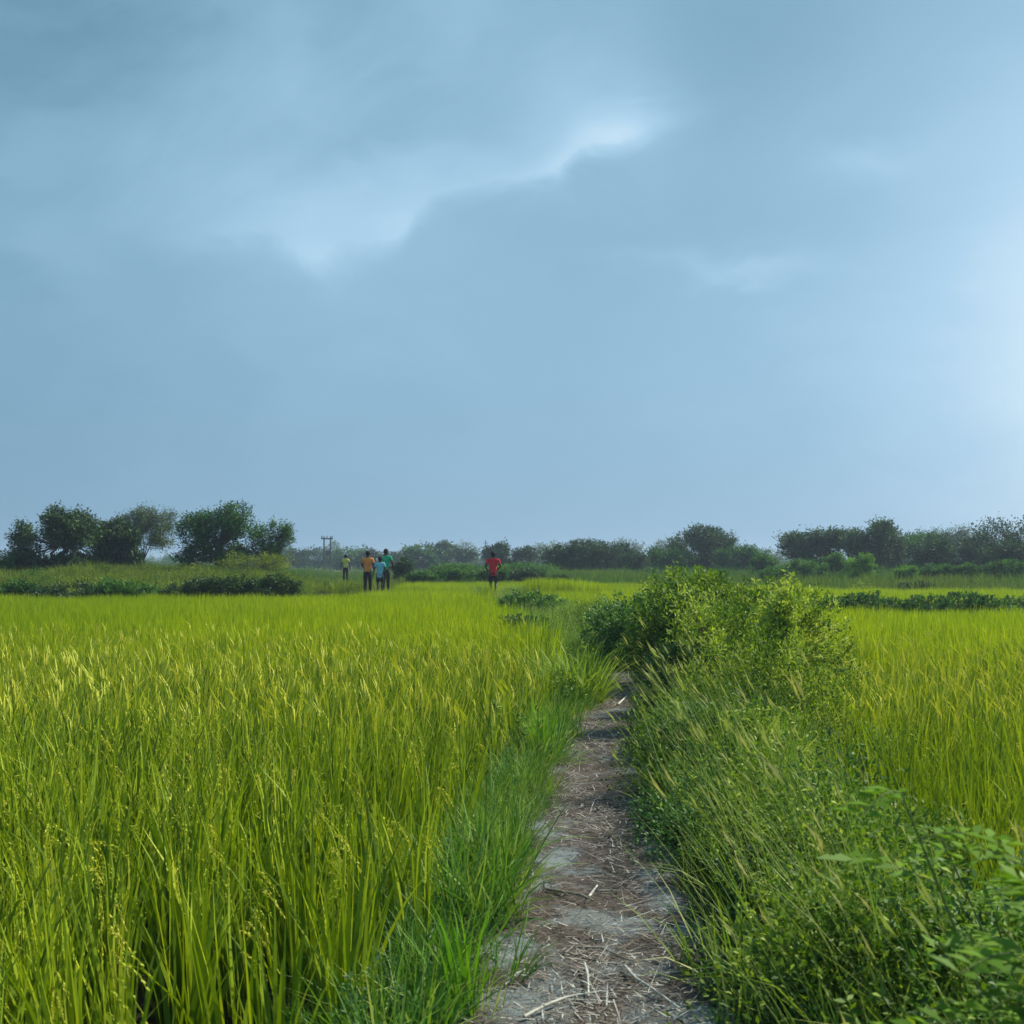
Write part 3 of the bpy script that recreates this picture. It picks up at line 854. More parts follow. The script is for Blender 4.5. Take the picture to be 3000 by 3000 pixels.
def woody(name, label, cat, x, y, w_, top, base=None, zlow=0.0, mat='mid', ntw=500, k=26, leaf=.09, aspect=.45, tw_len=.5, group=None, depth=None,
          trunk=.12, shell=.35, bark='bark', part=('crown', 'trunk'), branch=26, upright=.25, amp=.22, leanx=0., hollow=.0, flat=1.0, tintm=.5, round_=1.0):
    """A tree or shrub whose crown is w_ wide and reaches world height top; zlow is where the foliage starts above the ground, as a share of the height."""
    g = float(gz(x, y)) if base is None else base
    if y < 30: leaf *= 1.2
    if mat in ('dark', 'mid') and y > 30: ntw = int(ntw * 1.5); leaf *= 1.3
    root = thing(name, label, cat, (x, y, g - .03), group)
    H = top - g
    W = w_ / 2; D = (depth or w_ * .9) / 2
    zc = H * (zlow + (1 - zlow) * .36 * round_)
    hz_up, hz_dn = H - zc, zc - H * zlow
    rf = crown_radius(int(R.integers(1e6)), 9, amp)
    d = norm(R.normal(size=(ntw, 3)))
    rr = R.uniform(shell, 1, ntw) ** .6
    if y > 30:
        nlob = 13
        cx = R.uniform(-.68, .68, nlob); cy = R.uniform(-.6, .6, nlob); rl = R.uniform(.26, .44, nlob)
        cx[:3] = [-.62, .62, R.uniform(-.3, .3)]; rl[:3] = [.36, .36, .42]
        env = np.sqrt(np.clip(1 - cx ** 2 * .8, .05, 1))
        czt = env * R.uniform(.72, 1.0, nlob); czt[2] = 1.0
        cz = czt - rl * .9
        cz[4:9] = R.uniform(-.25, .3, 5) if zlow > .1 else R.uniform(-.75, .1, 5)
        if zlow <= .1: cx[4:9] = [-.55, -.28, 0, .28, .55]; rl[4:9] = .42
        li = R.choice(nlob, ntw, p=rl ** 2 / (rl ** 2).sum())
        rr = rr / rr.max() * rf(d).clip(.7, 1.25)
        q = np.stack([cx[li], cy[li], cz[li]], -1) + d * (rl[li] * rr)[:, None]
        P = np.stack([q[:, 0] * W, q[:, 1] * D, np.where(q[:, 2] > 0, q[:, 2] * hz_up, q[:, 2] * hz_dn) + zc], -1)
    else:
        rr *= np.clip(rf(d), .6, 1.25)
        P = d * rr[:, None] * np.array([W, D, 1])
        P[:, 2] = np.where(d[:, 2] > 0, d[:, 2] * rr * hz_up, d[:, 2] * rr * hz_dn) + zc
    P[:, 2] = np.where(P[:, 2] > H * .93, H * .93 + (P[:, 2] - H * .93) * .45, np.maximum(P[:, 2], H * zlow * .6 + .02))
    P[:, 0] += leanx * (P[:, 2] / H) ** 1.5
    out = norm(d * np.array([1, 1, flat]) + np.array([0, 0, upright]) + R.normal(0, .35, d.shape))
    L = tw_len * R.uniform(.6, 1.2, ntw)
    P0 = P - out * (L * .8)[:, None]
    P0[:, 2] = np.maximum(P0[:, 2], .02)
    ts = R.random((ntw, k)) ** .8
    pos = P0[:, None, :] + out[:, None, :] * (ts * L[:, None])[..., None] - np.array([0, 0, 1]) * (ts ** 2 * L[:, None] * .15)[..., None]
    side = R.normal(size=(ntw, k, 3)) * tw_len * (.16 if y > 30 else .075)
    pos = (pos + side).reshape(-1, 3)
    dd = np.repeat(out, k, 0) * .8 + R.normal(0, .6, (ntw * k, 3)) * [1, 1, .6]
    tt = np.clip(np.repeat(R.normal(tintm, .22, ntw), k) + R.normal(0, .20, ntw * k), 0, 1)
    ls = leaf * R.uniform(.6, 1.3, ntw * k)
    V1 = leaves(pos, dd, ls, ls * aspect, tt, nrm=np.array([0, 0, .8]))
    link(part[0], pm(part[0], V1, M[mat]), root)
    # limbs: trunk stubs to inner nodes, then to twigs
    parts = []
    tr = trunk
    nl = max(3, branch // 6)
    hub = np.array([leanx * .1, 0, min(H * max(zlow, .12) * .9, H * .5)])
    wob = np.clip(np.array([R.normal(0, .04) * H, R.normal(0, .04) * H, 0]), -.06 * H, .06 * H)
    parts.append(tube([[0, 0, -.05], hub * .5 + wob, hub + wob * .4], [tr * 1.35, tr, tr * .85], 8))
    nodes = []
    for j in range(nl):
        q = P[R.integers(ntw)] * np.array([.55, .55, 1]); q[2] = hub[2] + (q[2] - hub[2]) * .6
        mid = (hub + q) / 2 + np.array([R.normal(0, .06) * W, R.normal(0, .06) * W, .06 * H])
        parts.append(tube([hub * .92 + wob * .4, mid, q], [tr * .7, tr * .45, tr * .28], 6)); nodes.append(q)
    nodes = np.array(nodes)
    sel = R.choice(ntw, min(ntw, branch * 4), replace=False)
    for j in sel:
        n0 = nodes[np.argmin(np.linalg.norm(nodes - P0[j], axis=1))]
        mid = (n0 + P0[j]) / 2 + R.normal(0, .05, 3) * W
        parts.append(tube([n0, mid, P0[j], P[j]], [tr * .26, tr * .16, tr * .09, tr * .03], 3))
    v, f_, _t = join(parts)
    link(part[1], mesh_np(part[1], v, f_, M[bark], smooth=True), root)
    return root


def at(X, d): return (X - 1500) / 3000 * d


def ztop(Y, d): return CAM_H - (Y - 1640) / 3000 * d


def tree(name, label, X0, X1, Ytop, d, cat='tree', **kw):
    if d > 65 and cat == 'tree': X0, X1, Ytop = X0 - 22, X1 + 22, Ytop - 6
    woody(name, label, cat, at((X0 + X1) / 2, d), d, at(X1, d) - at(X0, d), ztop(Ytop, d), **kw)


FT = 'foliage', 'stems'
# left mound trees
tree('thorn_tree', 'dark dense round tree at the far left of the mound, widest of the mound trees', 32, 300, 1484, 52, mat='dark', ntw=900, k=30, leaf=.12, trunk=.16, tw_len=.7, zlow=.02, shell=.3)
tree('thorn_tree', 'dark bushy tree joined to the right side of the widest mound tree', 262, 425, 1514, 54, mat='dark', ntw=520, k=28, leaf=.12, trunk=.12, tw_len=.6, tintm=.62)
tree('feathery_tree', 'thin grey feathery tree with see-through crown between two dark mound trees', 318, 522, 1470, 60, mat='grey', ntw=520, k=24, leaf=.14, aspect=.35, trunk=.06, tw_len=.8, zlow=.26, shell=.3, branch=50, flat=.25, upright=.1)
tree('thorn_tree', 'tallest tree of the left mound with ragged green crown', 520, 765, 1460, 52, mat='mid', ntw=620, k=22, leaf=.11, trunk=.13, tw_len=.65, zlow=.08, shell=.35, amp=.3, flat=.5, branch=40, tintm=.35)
tree('thorn_tree', 'small leaning tree with open crown at the right end of the mound', 715, 842, 1512, 53, mat='mid', ntw=170, k=20, leaf=.10, trunk=.06, tw_len=.6, zlow=.30, shell=.3, amp=.3, flat=.3, branch=36, leanx=.5, tintm=.45)
tree('round_bush', 'small dark bush under the leaning tree on the mound', 768, 822, 1590, 53, cat='bush', mat='dark', ntw=90, k=20, leaf=.09, trunk=.04, tw_len=.3, part=FT)
tree('round_bush', 'dark low bush at the left edge of the photo on the mound', -60, 40, 1604, 50, cat='bush', mat='mid', ntw=200, k=22, leaf=.09, trunk=.04, tw_len=.4, part=FT)
tree('round_bush', 'low olive bush on the mound below the tallest tree', 600, 860, 1612, 49, cat='bush', mat='scrub', ntw=300, k=22, leaf=.09, trunk=.04, tw_len=.4, part=FT)

# dark weedy bushes at the foot of the mound
GB = 'dark bushes along the foot of the mound'
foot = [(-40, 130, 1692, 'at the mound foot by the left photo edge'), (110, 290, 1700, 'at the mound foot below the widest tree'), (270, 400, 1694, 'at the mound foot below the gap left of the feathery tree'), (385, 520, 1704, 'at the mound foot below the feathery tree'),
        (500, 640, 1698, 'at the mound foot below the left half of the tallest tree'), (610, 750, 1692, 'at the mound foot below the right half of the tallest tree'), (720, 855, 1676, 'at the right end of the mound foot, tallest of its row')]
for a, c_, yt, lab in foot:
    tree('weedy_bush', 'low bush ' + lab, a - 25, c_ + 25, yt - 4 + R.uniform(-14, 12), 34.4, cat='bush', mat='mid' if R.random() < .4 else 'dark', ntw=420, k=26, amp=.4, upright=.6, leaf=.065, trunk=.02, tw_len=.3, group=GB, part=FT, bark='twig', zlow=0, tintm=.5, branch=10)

# far hazy trees (behind the people)
GH = 'hazy trees along the horizon'
hazy = [
    (820, 905, 1606, 190, 'domed blue-grey tree left of the pole pair', 'dark'), (895, 965, 1609, 200, 'low blue-grey tree just left of the pole pair', 'dark'),
    (962, 1000, 1586, 205, 'narrow ragged grey tree right behind the pole pair', 'grey'), (985, 1062, 1607, 180, 'low hazy tree above the person in yellow', 'mid'),
    (1058, 1165, 1611, 170, 'broad hazy tree behind the heads of the group of three', 'dark'), (1195, 1262, 1603, 150, 'rounded grey-green tree right of the group of three', 'mid'),
    (1264, 1330, 1590, 170, 'umbrella-shaped tree with see-through underside', 'dark'), (1290, 1382, 1607, 160, 'low dark dome beside the umbrella-shaped tree', 'dark'),
    (1335, 1392, 1586, 230, 'pale upright tree left of the thin mast', 'grey'), (1545, 1600, 1596, 230, 'pale blue tree right of the person in red', 'grey'),
    (1592, 1666, 1586, 190, 'thin see-through tree before the big dark dome', 'grey'), (1795, 1882, 1577, 200, 'pale flat-topped tree above the gap between dark bushes', 'grey'),
    (1918, 1995, 1580, 190, 'pale ragged tree at the left shoulder of the tall dome', 'grey'), (2150, 2240, 1604, 170, 'low hazy tree right of the tall dome', 'mid'),
    (2225, 2300, 1607, 190, 'pale green hazy tree left of the right-hand tree group', 'grey'), (700, 830, 1614, 210, 'low blue-grey tree behind the right end of the mound', 'dark'),
    (1160, 1215, 1616, 215, 'small pale tree in the dip right of the group of three', 'grey'), (1395, 1440, 1626, 210, 'lowest pale bush-like tree at the foot of the thin mast', 'grey'),
]
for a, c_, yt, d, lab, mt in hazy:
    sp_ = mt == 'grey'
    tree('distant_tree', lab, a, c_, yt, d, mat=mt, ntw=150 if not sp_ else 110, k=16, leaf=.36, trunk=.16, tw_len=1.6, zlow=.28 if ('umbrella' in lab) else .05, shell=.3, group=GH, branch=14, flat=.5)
# middle distance, centre
tree('round_bush', 'dark bush touching the right elbow of the person in green', 1148, 1212, 1630, 62, cat='bush', mat='dark', ntw=240, k=24, leaf=.09, trunk=.05, tw_len=.4, part=FT)
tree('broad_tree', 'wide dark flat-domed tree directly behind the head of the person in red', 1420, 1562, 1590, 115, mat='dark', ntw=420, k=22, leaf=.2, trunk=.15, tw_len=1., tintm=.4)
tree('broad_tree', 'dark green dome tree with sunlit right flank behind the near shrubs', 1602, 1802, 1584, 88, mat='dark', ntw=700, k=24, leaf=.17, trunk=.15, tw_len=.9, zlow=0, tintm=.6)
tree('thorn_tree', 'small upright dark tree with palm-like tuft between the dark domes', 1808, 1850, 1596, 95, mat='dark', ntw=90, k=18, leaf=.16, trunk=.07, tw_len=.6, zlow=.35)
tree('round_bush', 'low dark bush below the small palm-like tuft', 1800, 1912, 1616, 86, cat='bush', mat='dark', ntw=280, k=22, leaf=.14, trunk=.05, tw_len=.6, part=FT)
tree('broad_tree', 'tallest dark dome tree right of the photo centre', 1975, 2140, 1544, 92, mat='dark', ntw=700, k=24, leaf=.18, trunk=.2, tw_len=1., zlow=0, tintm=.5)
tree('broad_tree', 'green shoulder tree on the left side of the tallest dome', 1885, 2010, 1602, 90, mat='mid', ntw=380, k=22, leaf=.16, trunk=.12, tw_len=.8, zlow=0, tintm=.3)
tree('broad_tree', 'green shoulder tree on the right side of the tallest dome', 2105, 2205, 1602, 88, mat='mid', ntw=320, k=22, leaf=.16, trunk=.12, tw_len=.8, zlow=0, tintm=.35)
tree('round_bush', 'light green bush seen just left of the tall yellowish plume shrub', 2190, 2290, 1618, 75, cat='bush', mat='mid', ntw=240, k=22, leaf=.13, trunk=.05, tw_len=.5, part=FT)
# right tree group
tree('rain_tree', 'flat-topped tree with see-through left edge, leftmost of the right-hand group', 2288, 2500, 1552, 80, mat='dark', ntw=460, k=20, leaf=.17, trunk=.16, tw_len=.9, zlow=.28, shell=.3, flat=.4, branch=50, tintm=.5)
tree('rain_tree', 'highest broad dark tree of the right-hand group', 2478, 2645, 1528, 76, mat='dark', ntw=640, k=22, leaf=.16, trunk=.18, tw_len=.9, zlow=.04, amp=.25, flat=.5, branch=50, tintm=.5)
tree('broad_tree', 'green tree with smooth slope right of the highest tree', 2620, 2775, 1562, 82, mat='mid', ntw=520, k=22, leaf=.17, trunk=.14, tw_len=.9, zlow=0, tintm=.3)
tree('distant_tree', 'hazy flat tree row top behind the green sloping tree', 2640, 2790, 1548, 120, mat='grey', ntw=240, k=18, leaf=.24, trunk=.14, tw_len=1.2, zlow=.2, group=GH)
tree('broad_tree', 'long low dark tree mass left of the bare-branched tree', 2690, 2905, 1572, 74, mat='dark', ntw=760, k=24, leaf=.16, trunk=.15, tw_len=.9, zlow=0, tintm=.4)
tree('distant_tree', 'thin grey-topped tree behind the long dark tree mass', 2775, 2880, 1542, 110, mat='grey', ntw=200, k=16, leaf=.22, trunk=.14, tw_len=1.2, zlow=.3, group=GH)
tree('spiky_tree', 'tree with open upward branches at the right edge of the photo', 2865, 3075, 1516, 70, mat='dark', ntw=420, k=14, leaf=.14, aspect=.5, trunk=.14, tw_len=1.1, zlow=.06, shell=.2, upright=.9, branch=80, tintm=.4)
tree('broad_tree', 'dark tree under the open branches at the right edge', 2880, 3080, 1590, 68, mat='dark', ntw=500, k=22, leaf=.15, trunk=.12, tw_len=.8, zlow=0, tintm=.4)
# bushes under the right group
GR = 'green bushes in front of the right-hand trees'
rb = [(2300, 2430, 1636, 62, 'mid', 'grey-green bush under the leftmost right-hand tree'), (2400, 2500, 1618, 64, 'mid', 'soft grey-green bush left of the bright round bush'),
      (2468, 2560, 1618, 58, 'bright', 'bright green rounded bush standing out before the dark trees'), (2612, 2700, 1650, 56, 'bright', 'low fresh green bush right of the bright rounded bush'),
      (2690, 2800, 1652, 58, 'mid', 'low bush with big pale leaves at the centre of the right-hand group'), (2785, 2870, 1650, 57, 'mid', 'green bush with pointed top shoots under the dark tree mass'),
      (2865, 3020, 1640, 56, 'mid', 'tall grey-green bush at the right edge of the photo'), (2225, 2330, 1662, 58, 'mid', 'low green bush behind the top of the plume shrub')]
for a, c_, yt, d, mt, lab in rb:
    tree('round_bush', lab, a, c_, yt, d, cat='bush', mat=mt, ntw=260, k=22, leaf=.11, trunk=.03, tw_len=.4, group=GR, part=FT, tintm=.3 if mt == 'bright' else .6, branch=10)
tree('round_bush', 'small dark mound-shaped bush at the far edge of the second right plot', 2630, 2735, 1702, 48, cat='bush', mat='dark', ntw=200, k=22, leaf=.08, trunk=.03, tw_len=.3, part=FT, tintm=.7)
tree('dry_bush', 'pale dry twiggy bush between the two right plots', 2490, 2560, 1694, 45, cat='bush', mat='plume', ntw=130, k=14, leaf=.06, trunk=.02, tw_len=.4, part=FT)
# low scrub behind the middle plot
GM = 'low scrub at the far edge of the middle plot'
for a, c_, yt, d, mt, lab in [(1180, 1290, 1672, 58, 'mid', 'left end scrub of the middle plot edge, beside the group of three'), (1270, 1400, 1664, 60, 'mid', 'broad low scrub left of the person in red'),
                              (1390, 1500, 1660, 59, 'mid', 'low scrub hidden partly by the person in red'), (1490, 1600, 1662, 59, 'dark', 'darker low scrub just right of the person in red'),
                              (1590, 1685, 1682, 58, 'dark', 'low dark scrub tongue ending right of the person in red'), (1255, 1420, 1648, 72, 'mid', 'blue-green thicket above the low scrub left of the person in red'),
                              (1440, 1640, 1645, 74, 'mid', 'blue-green thicket behind the person in red')]:
    tree('scrub_bush', lab, a, c_, yt, d, cat='bush', mat=mt, ntw=300, k=20, leaf=.10, trunk=.02, tw_len=.35, group=GM, part=FT, tintm=.55, branch=8)

# hedge on the bund between the right fields
GD = 'bushes of the dark hedge between the right plots'
hd_ = [(2270, 2400, 1752, 'leftmost bush of the dark hedge behind the near right rice'), (2380, 2490, 1738, 'second hedge bush from the left with broken top'), (2470, 2580, 1722, 'highest hedge bush, tangled with dry twigs'),
       (2560, 2660, 1750, 'lowest hedge bush at the dip of the hedge'), (2640, 2760, 1736, 'hedge bush right of the dip with light shoots'), (2740, 2860, 1730, 'wide rounded hedge bush with glossy leaves'),
       (2840, 2930, 1738, 'second hedge bush from the right edge'), (2910, 3060, 1742, 'hedge bush cut by the right edge of the photo')]
for a, c_, yt, lab in hd_:
    tree('hedge_bush', lab, a - 28, c_ + 28, yt + 2, 25.6, cat='bush', mat='shrub', ntw=340, k=24, leaf=.055, trunk=.02, tw_len=.25, group=GD, part=FT, bark='twig', tintm=.45, branch=10, zlow=0)

# near shrubs on the right bank
S = dict(cat='shrub', part=FT, bark='twig')


def shrub(name, label, x, y, w_, h, **kw):
    kw = {**dict(part=FT, bark='twig', zlow=0., trunk=.014, base=float(gz(x, y))), **kw}
    woody(name, label, 'shrub', x, y, w_, float(gz(x, y)) + h, **kw)


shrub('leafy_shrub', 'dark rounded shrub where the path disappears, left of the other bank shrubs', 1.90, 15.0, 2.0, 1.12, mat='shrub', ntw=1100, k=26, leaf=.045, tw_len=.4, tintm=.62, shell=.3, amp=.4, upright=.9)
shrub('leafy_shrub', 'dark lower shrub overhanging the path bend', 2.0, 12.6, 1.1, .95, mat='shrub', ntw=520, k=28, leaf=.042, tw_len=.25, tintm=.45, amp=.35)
shrub('leafy_shrub', 'tall mixed shrub with shoots against the far trees', 2.35, 12.4, 1.6, 1.42, mat='weed', ntw=900, k=28, leaf=.05, aspect=.35, tw_len=.35, tintm=.42, upright=.9, amp=.35)
shrub('leafy_shrub', 'yellowish green shrub right of the tall mixed shrub', 3.05, 12.2, 1.6, 1.30, mat='weed', ntw=700, k=28, leaf=.05, aspect=.35, tw_len=.3, tintm=.6, upright=.6, amp=.3)
shrub('plume_shrub', 'tall yellow-green plume shrub leaning right, highest of the bank', 2.42, 9.8, .46, 1.74, mat='plume', ntw=230, k=24, leaf=.046, aspect=.33, tw_len=.5, upright=2.0, zlow=.2, shell=.1, leanx=.32, tintm=.5, trunk=.01)
shrub('plume_shrub', 'slender shoot-topped shrub left of the tallest plume', 1.72, 9.4, .5, 1.38, mat='plume', ntw=110, k=22, leaf=.042, aspect=.33, tw_len=.35, upright=1.4, zlow=.2, leanx=-.12, tintm=.5, trunk=.01)
shrub('feathery_shrub', 'dome of fine upright feathery stems on the right bank', 1.95, 8.2, 1.35, .98, mat='weed', ntw=900, k=26, leaf=.035, aspect=.25, tw_len=.4, upright=1.6, shell=.2, tintm=.6)
shrub('feathery_shrub', 'smaller feathery shrub right behind the dome of fine stems', 2.75, 9.2, 1.2, .85, mat='weed', ntw=700, k=26, leaf=.035, aspect=.28, tw_len=.35, upright=1.4, tintm=.6)
shrub('leafy_shrub', 'broad bright shrub in the middle of the bank top, under the slender shoots', 2.15, 10.6, 1.6, 1.16, mat='weed', ntw=760, k=26, leaf=.042, aspect=.32, tw_len=.42, tintm=.48, upright=.8, amp=.35)
shrub('leafy_shrub', 'yellow green shrub bordering the right rice below the plume', 2.95, 9.8, 1.2, .92, mat='weed', ntw=600, k=28, leaf=.04, aspect=.35, tw_len=.35, tintm=.65, upright=.8, amp=.35)
shrub('leafy_shrub', 'low spreading shrub where the bank slopes to the right rice, beyond the feathery dome', 3.1, 9.0, 1.0, .66, mat='weed', ntw=600, k=26, leaf=.034, tw_len=.35, tintm=.6, upright=.7, amp=.4)
shrub('feathery_shrub', 'knee-high feathery shrub at the rice edge in front of the dome of fine stems', 2.35, 6.9, 1.1, .80, mat='weed', ntw=700, k=26, leaf=.026, aspect=.28, tw_len=.32, upright=1.3, tintm=.58, amp=.35)
shrub('leafy_shrub', 'lumpy green shrub at the rice edge behind the closest leafy plant', 1.85, 4.9, .95, .66, mat='weed', ntw=700, k=28, leaf=.021, tw_len=.2, tintm=.5, amp=.4, upright=.6)
shrub('leafy_shrub', 'low lumpy shrub half way between the path and the closest leafy plant', 1.25, 3.7, .7, .40, mat='weed', ntw=460, k=28, leaf=.018, tw_len=.16, tintm=.5, amp=.4)
shrub('leafy_shrub', 'leafy shrub filling the lower right corner of the photo', 1.75, 3.3, 1.0, .58, mat='weed', ntw=900, k=30, leaf=.017, tw_len=.2, tintm=.45)
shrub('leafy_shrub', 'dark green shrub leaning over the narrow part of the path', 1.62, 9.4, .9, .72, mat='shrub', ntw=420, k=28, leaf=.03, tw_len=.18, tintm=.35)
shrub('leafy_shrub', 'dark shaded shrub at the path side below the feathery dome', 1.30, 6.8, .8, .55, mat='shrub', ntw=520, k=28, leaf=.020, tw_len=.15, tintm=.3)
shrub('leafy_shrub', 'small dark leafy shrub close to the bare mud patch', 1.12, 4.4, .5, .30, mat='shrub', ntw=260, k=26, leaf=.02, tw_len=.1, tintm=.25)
shrub('leafy_shrub', 'spreading shrub at the edge of the right rice field with sideways twigs', 3.65, 11.2, 1.1, .80, mat='weed', ntw=520, k=26, leaf=.045, tw_len=.4, tintm=.45, flat=.3, upright=0)
shrub('leafy_shrub', 'light small-leaved shrub between the bank grasses and the right rice', 2.0, 6.1, 1.0, .62, mat='weed', ntw=620, k=26, leaf=.020, tw_len=.2, tintm=.62)
shrub('leafy_shrub', 'dark weedy bush on the bund ahead just past the grass tuft', .30, 19.5, 1.5, .78, mat='shrub', ntw=420, k=24, leaf=.05, tw_len=.25, tintm=.3)
shrub('leafy_shrub', 'weedy bush on the bund half way to the person in red', .45, 27.0, 2.0, .85, mat='shrub', ntw=420, k=24, leaf=.06, tw_len=.3, tintm=.5)
shrub('leafy_shrub', 'small dark weed clump left of the legs of the person in red', -2.3, 38.5, 1.0, .55, mat='shrub', ntw=200, k=22, leaf=.06, tw_len=.3, tintm=.4)


# broad-bladed grass tufts that stand out
def tuft_thing(label, x, y, n, L, rr, wd, mat, lean=(.15, .2), curve=(.6, .4), tint=None, rz=0.):
    t = grass_tuft(n, L, rr, wd, 6, lean, curve, tint)
    o = link('grass_tuft', pm('grass_tuft', t, M[mat]), loc=(x, y, float(gz(x, y))), label=label, category='grass tuft')
    o.rotation_euler = (0, 0, rz)


tuft_thing('bright arching grass tuft left of the narrow end of the path', .68, 11.0, 420, .80, .30, .014, 'grass', (.35, .3), (.9, .5), .68)
tuft_thing('upright green grass tuft on the left path edge half way down', .22, 7.9, 60, .55, .08, .012, 'bright', (.1, .12), (.3, .3), .5)
tuft_thing('yellowing grass tuft bending over the left edge of the path', -.04, 5.0, 46, .50, .06, .008, 'stalk', (.15, .2), (.7, .5), .5)
tuft_thing('broad-bladed bright grass tuft at the bottom beside the path', -.16, 3.55, 26, .42, .05, .018, 'bright', (.1, .15), (.4, .3), .55)
tuft_thing('low fresh green grass rosette at the bottom of the photo', -.42, 3.15, 40, .22, .05, .016, 'bright', (.6, .3), (.7, .3), .4)
tuft_thing('blue-green grass tuft between the left rice and the path', -.15, 6.4, 70, .55, .12, .010, 'verge', (.2, .2), (.7, .5), .6)
tuft_thing('dry reddish grass clump on the left path edge', .10, 4.75, 50, .14, .08, .004, 'straw', (.7, .3), (.4, .4), .4)


# foreground leafy plant at the right edge
def compound_plant(label, x, y, h, nst, mat='plant', leaf=.055, lean=(-.35, .2)):
    root = thing('leafy_plant', label, 'plant', (x, y, float(gz(x, y))))
    st, lf = [], []
    for s_i in range(nst):
        hdg = R.uniform(0, 6.28); L = h * R.uniform(.7, 1.05)
        t = np.linspace(0, 1, 8); sp_ = R.uniform(.05, .32)
        P = np.stack([t ** 1.3 * L * sp_ * math.sin(hdg) + lean[0] * t * h * .2, t ** 1.3 * L * sp_ * math.cos(hdg), t * L], -1)
        st.append(tube(P, np.linspace(.006, .002, 8), 5))
        for q in range(11):
            tq = .25 + .75 * q / 10
            p0 = np.array([np.interp(tq, t, P[:, i_]) for i_ in range(3)])
            a = hdg + q * 2.4
            d0 = np.array([math.sin(a), math.cos(a), .35]); rl = .17 * R.uniform(.7, 1.2)
            pts = np.array([p0 + d0 * rl * u - np.array([0, 0, 1]) * .06 * u * u for u in np.linspace(0, 1, 5)])
            st.append(tube(pts, np.linspace(.0018, .0008, 5), 3))
            n_ = 12
            us = np.repeat(np.linspace(.2, 1, n_ // 2), 2)
            pos = np.stack([np.interp(us, np.linspace(0, 1, 5), pts[:, i_]) for i_ in range(3)], -1)
            side = np.array([d0[1], -d0[0], 0]); sg = np.tile([1, -1], n_ // 2)[:, None]
            lf.append(leaves(pos, side * sg + d0 * .5 + R.normal(0, .12, (n_, 3)), leaf * R.uniform(.75, 1.1, n_), leaf * .36, np.clip(R.normal(.5, .2, n_), 0, 1), nrm=np.array([0, 0, 2.])))
    link('foliage', pm('foliage', join(lf), M[mat]), root)
    v, f_, _t = join(st); link('stems', mesh_np('stems', v, f_, M['greenstem'], smooth=True), root)


compound_plant('tall fresh green plant with paired leaflets at the right edge, closest to the camera', 1.02, 1.78, 1.12, 7)
compound_plant('leafy plant low in the right corner beneath the closest tall plant', 1.22, 2.2, .55, 4, 'shrub', .04)
compound_plant('slender light green plant between the closest plant and the leaning stalks', 1.42, 2.8, .75, 2, 'plant', .035)


# ------------------------------------------------------------------ people
def skin_mesh(joints, edges, sub=2, flatten=True, root=0):
    """joints: {name:(x,y,z,r)}; grown with a Skin modifier and frozen into a mesh"""
    names = list(joints)
    me = bpy.data.meshes.new('sk')
    me.from_pydata([joints[n_][:3] for n_ in names], [(names.index(a), names.index(c_)) for a, c_ in edges], [])
    o = bpy.data.objects.new('sk', me)
    C.objects.link(o)
    md = o.modifiers.new('skin', 'SKIN'); md.use_smooth_shade = True
    for i_, n_ in enumerate(names):
        me.skin_vertices[0].data[i_].radius = (joints[n_][3], joints[n_][3])
        me.skin_vertices[0].data[i_].use_root = (i_ == root)
    sb = o.modifiers.new('sub', 'SUBSURF'); sb.levels = sub; sb.render_levels = sub
    dg = bpy.context.evaluated_depsgraph_get()
    ev = o.evaluated_get(dg)
    out = bpy.data.meshes.new_from_object(ev)
    bpy.data.objects.remove(o)
    bpy.data.meshes.remove(me)
    if flatten:
        co = np.empty(len(out.vertices) * 3); out.vertices.foreach_get('co', co); co = co.reshape(-1, 3)
        k_ = (np.abs(co[:, 0]) < .24) & (co[:, 2] > .86) & (co[:, 2] < 1.50) & (np.abs(co[:, 1]) < .2)
        co[k_, 1] *= .72
        out.vertices.foreach_set('co', co.ravel()); out.update()
    return out


def cut(me, planes):
    bm = bmesh.new(); bm.from_mesh(me)
    for co, no in planes:
        bmesh.ops.bisect_plane(bm, geom=bm.verts[:] + bm.edges[:] + bm.faces[:], plane_co=co, plane_no=no, clear_outer=True)
    bm.to_mesh(me); bm.free()
    for p_ in me.polygons: p_.use_smooth = True
    return me


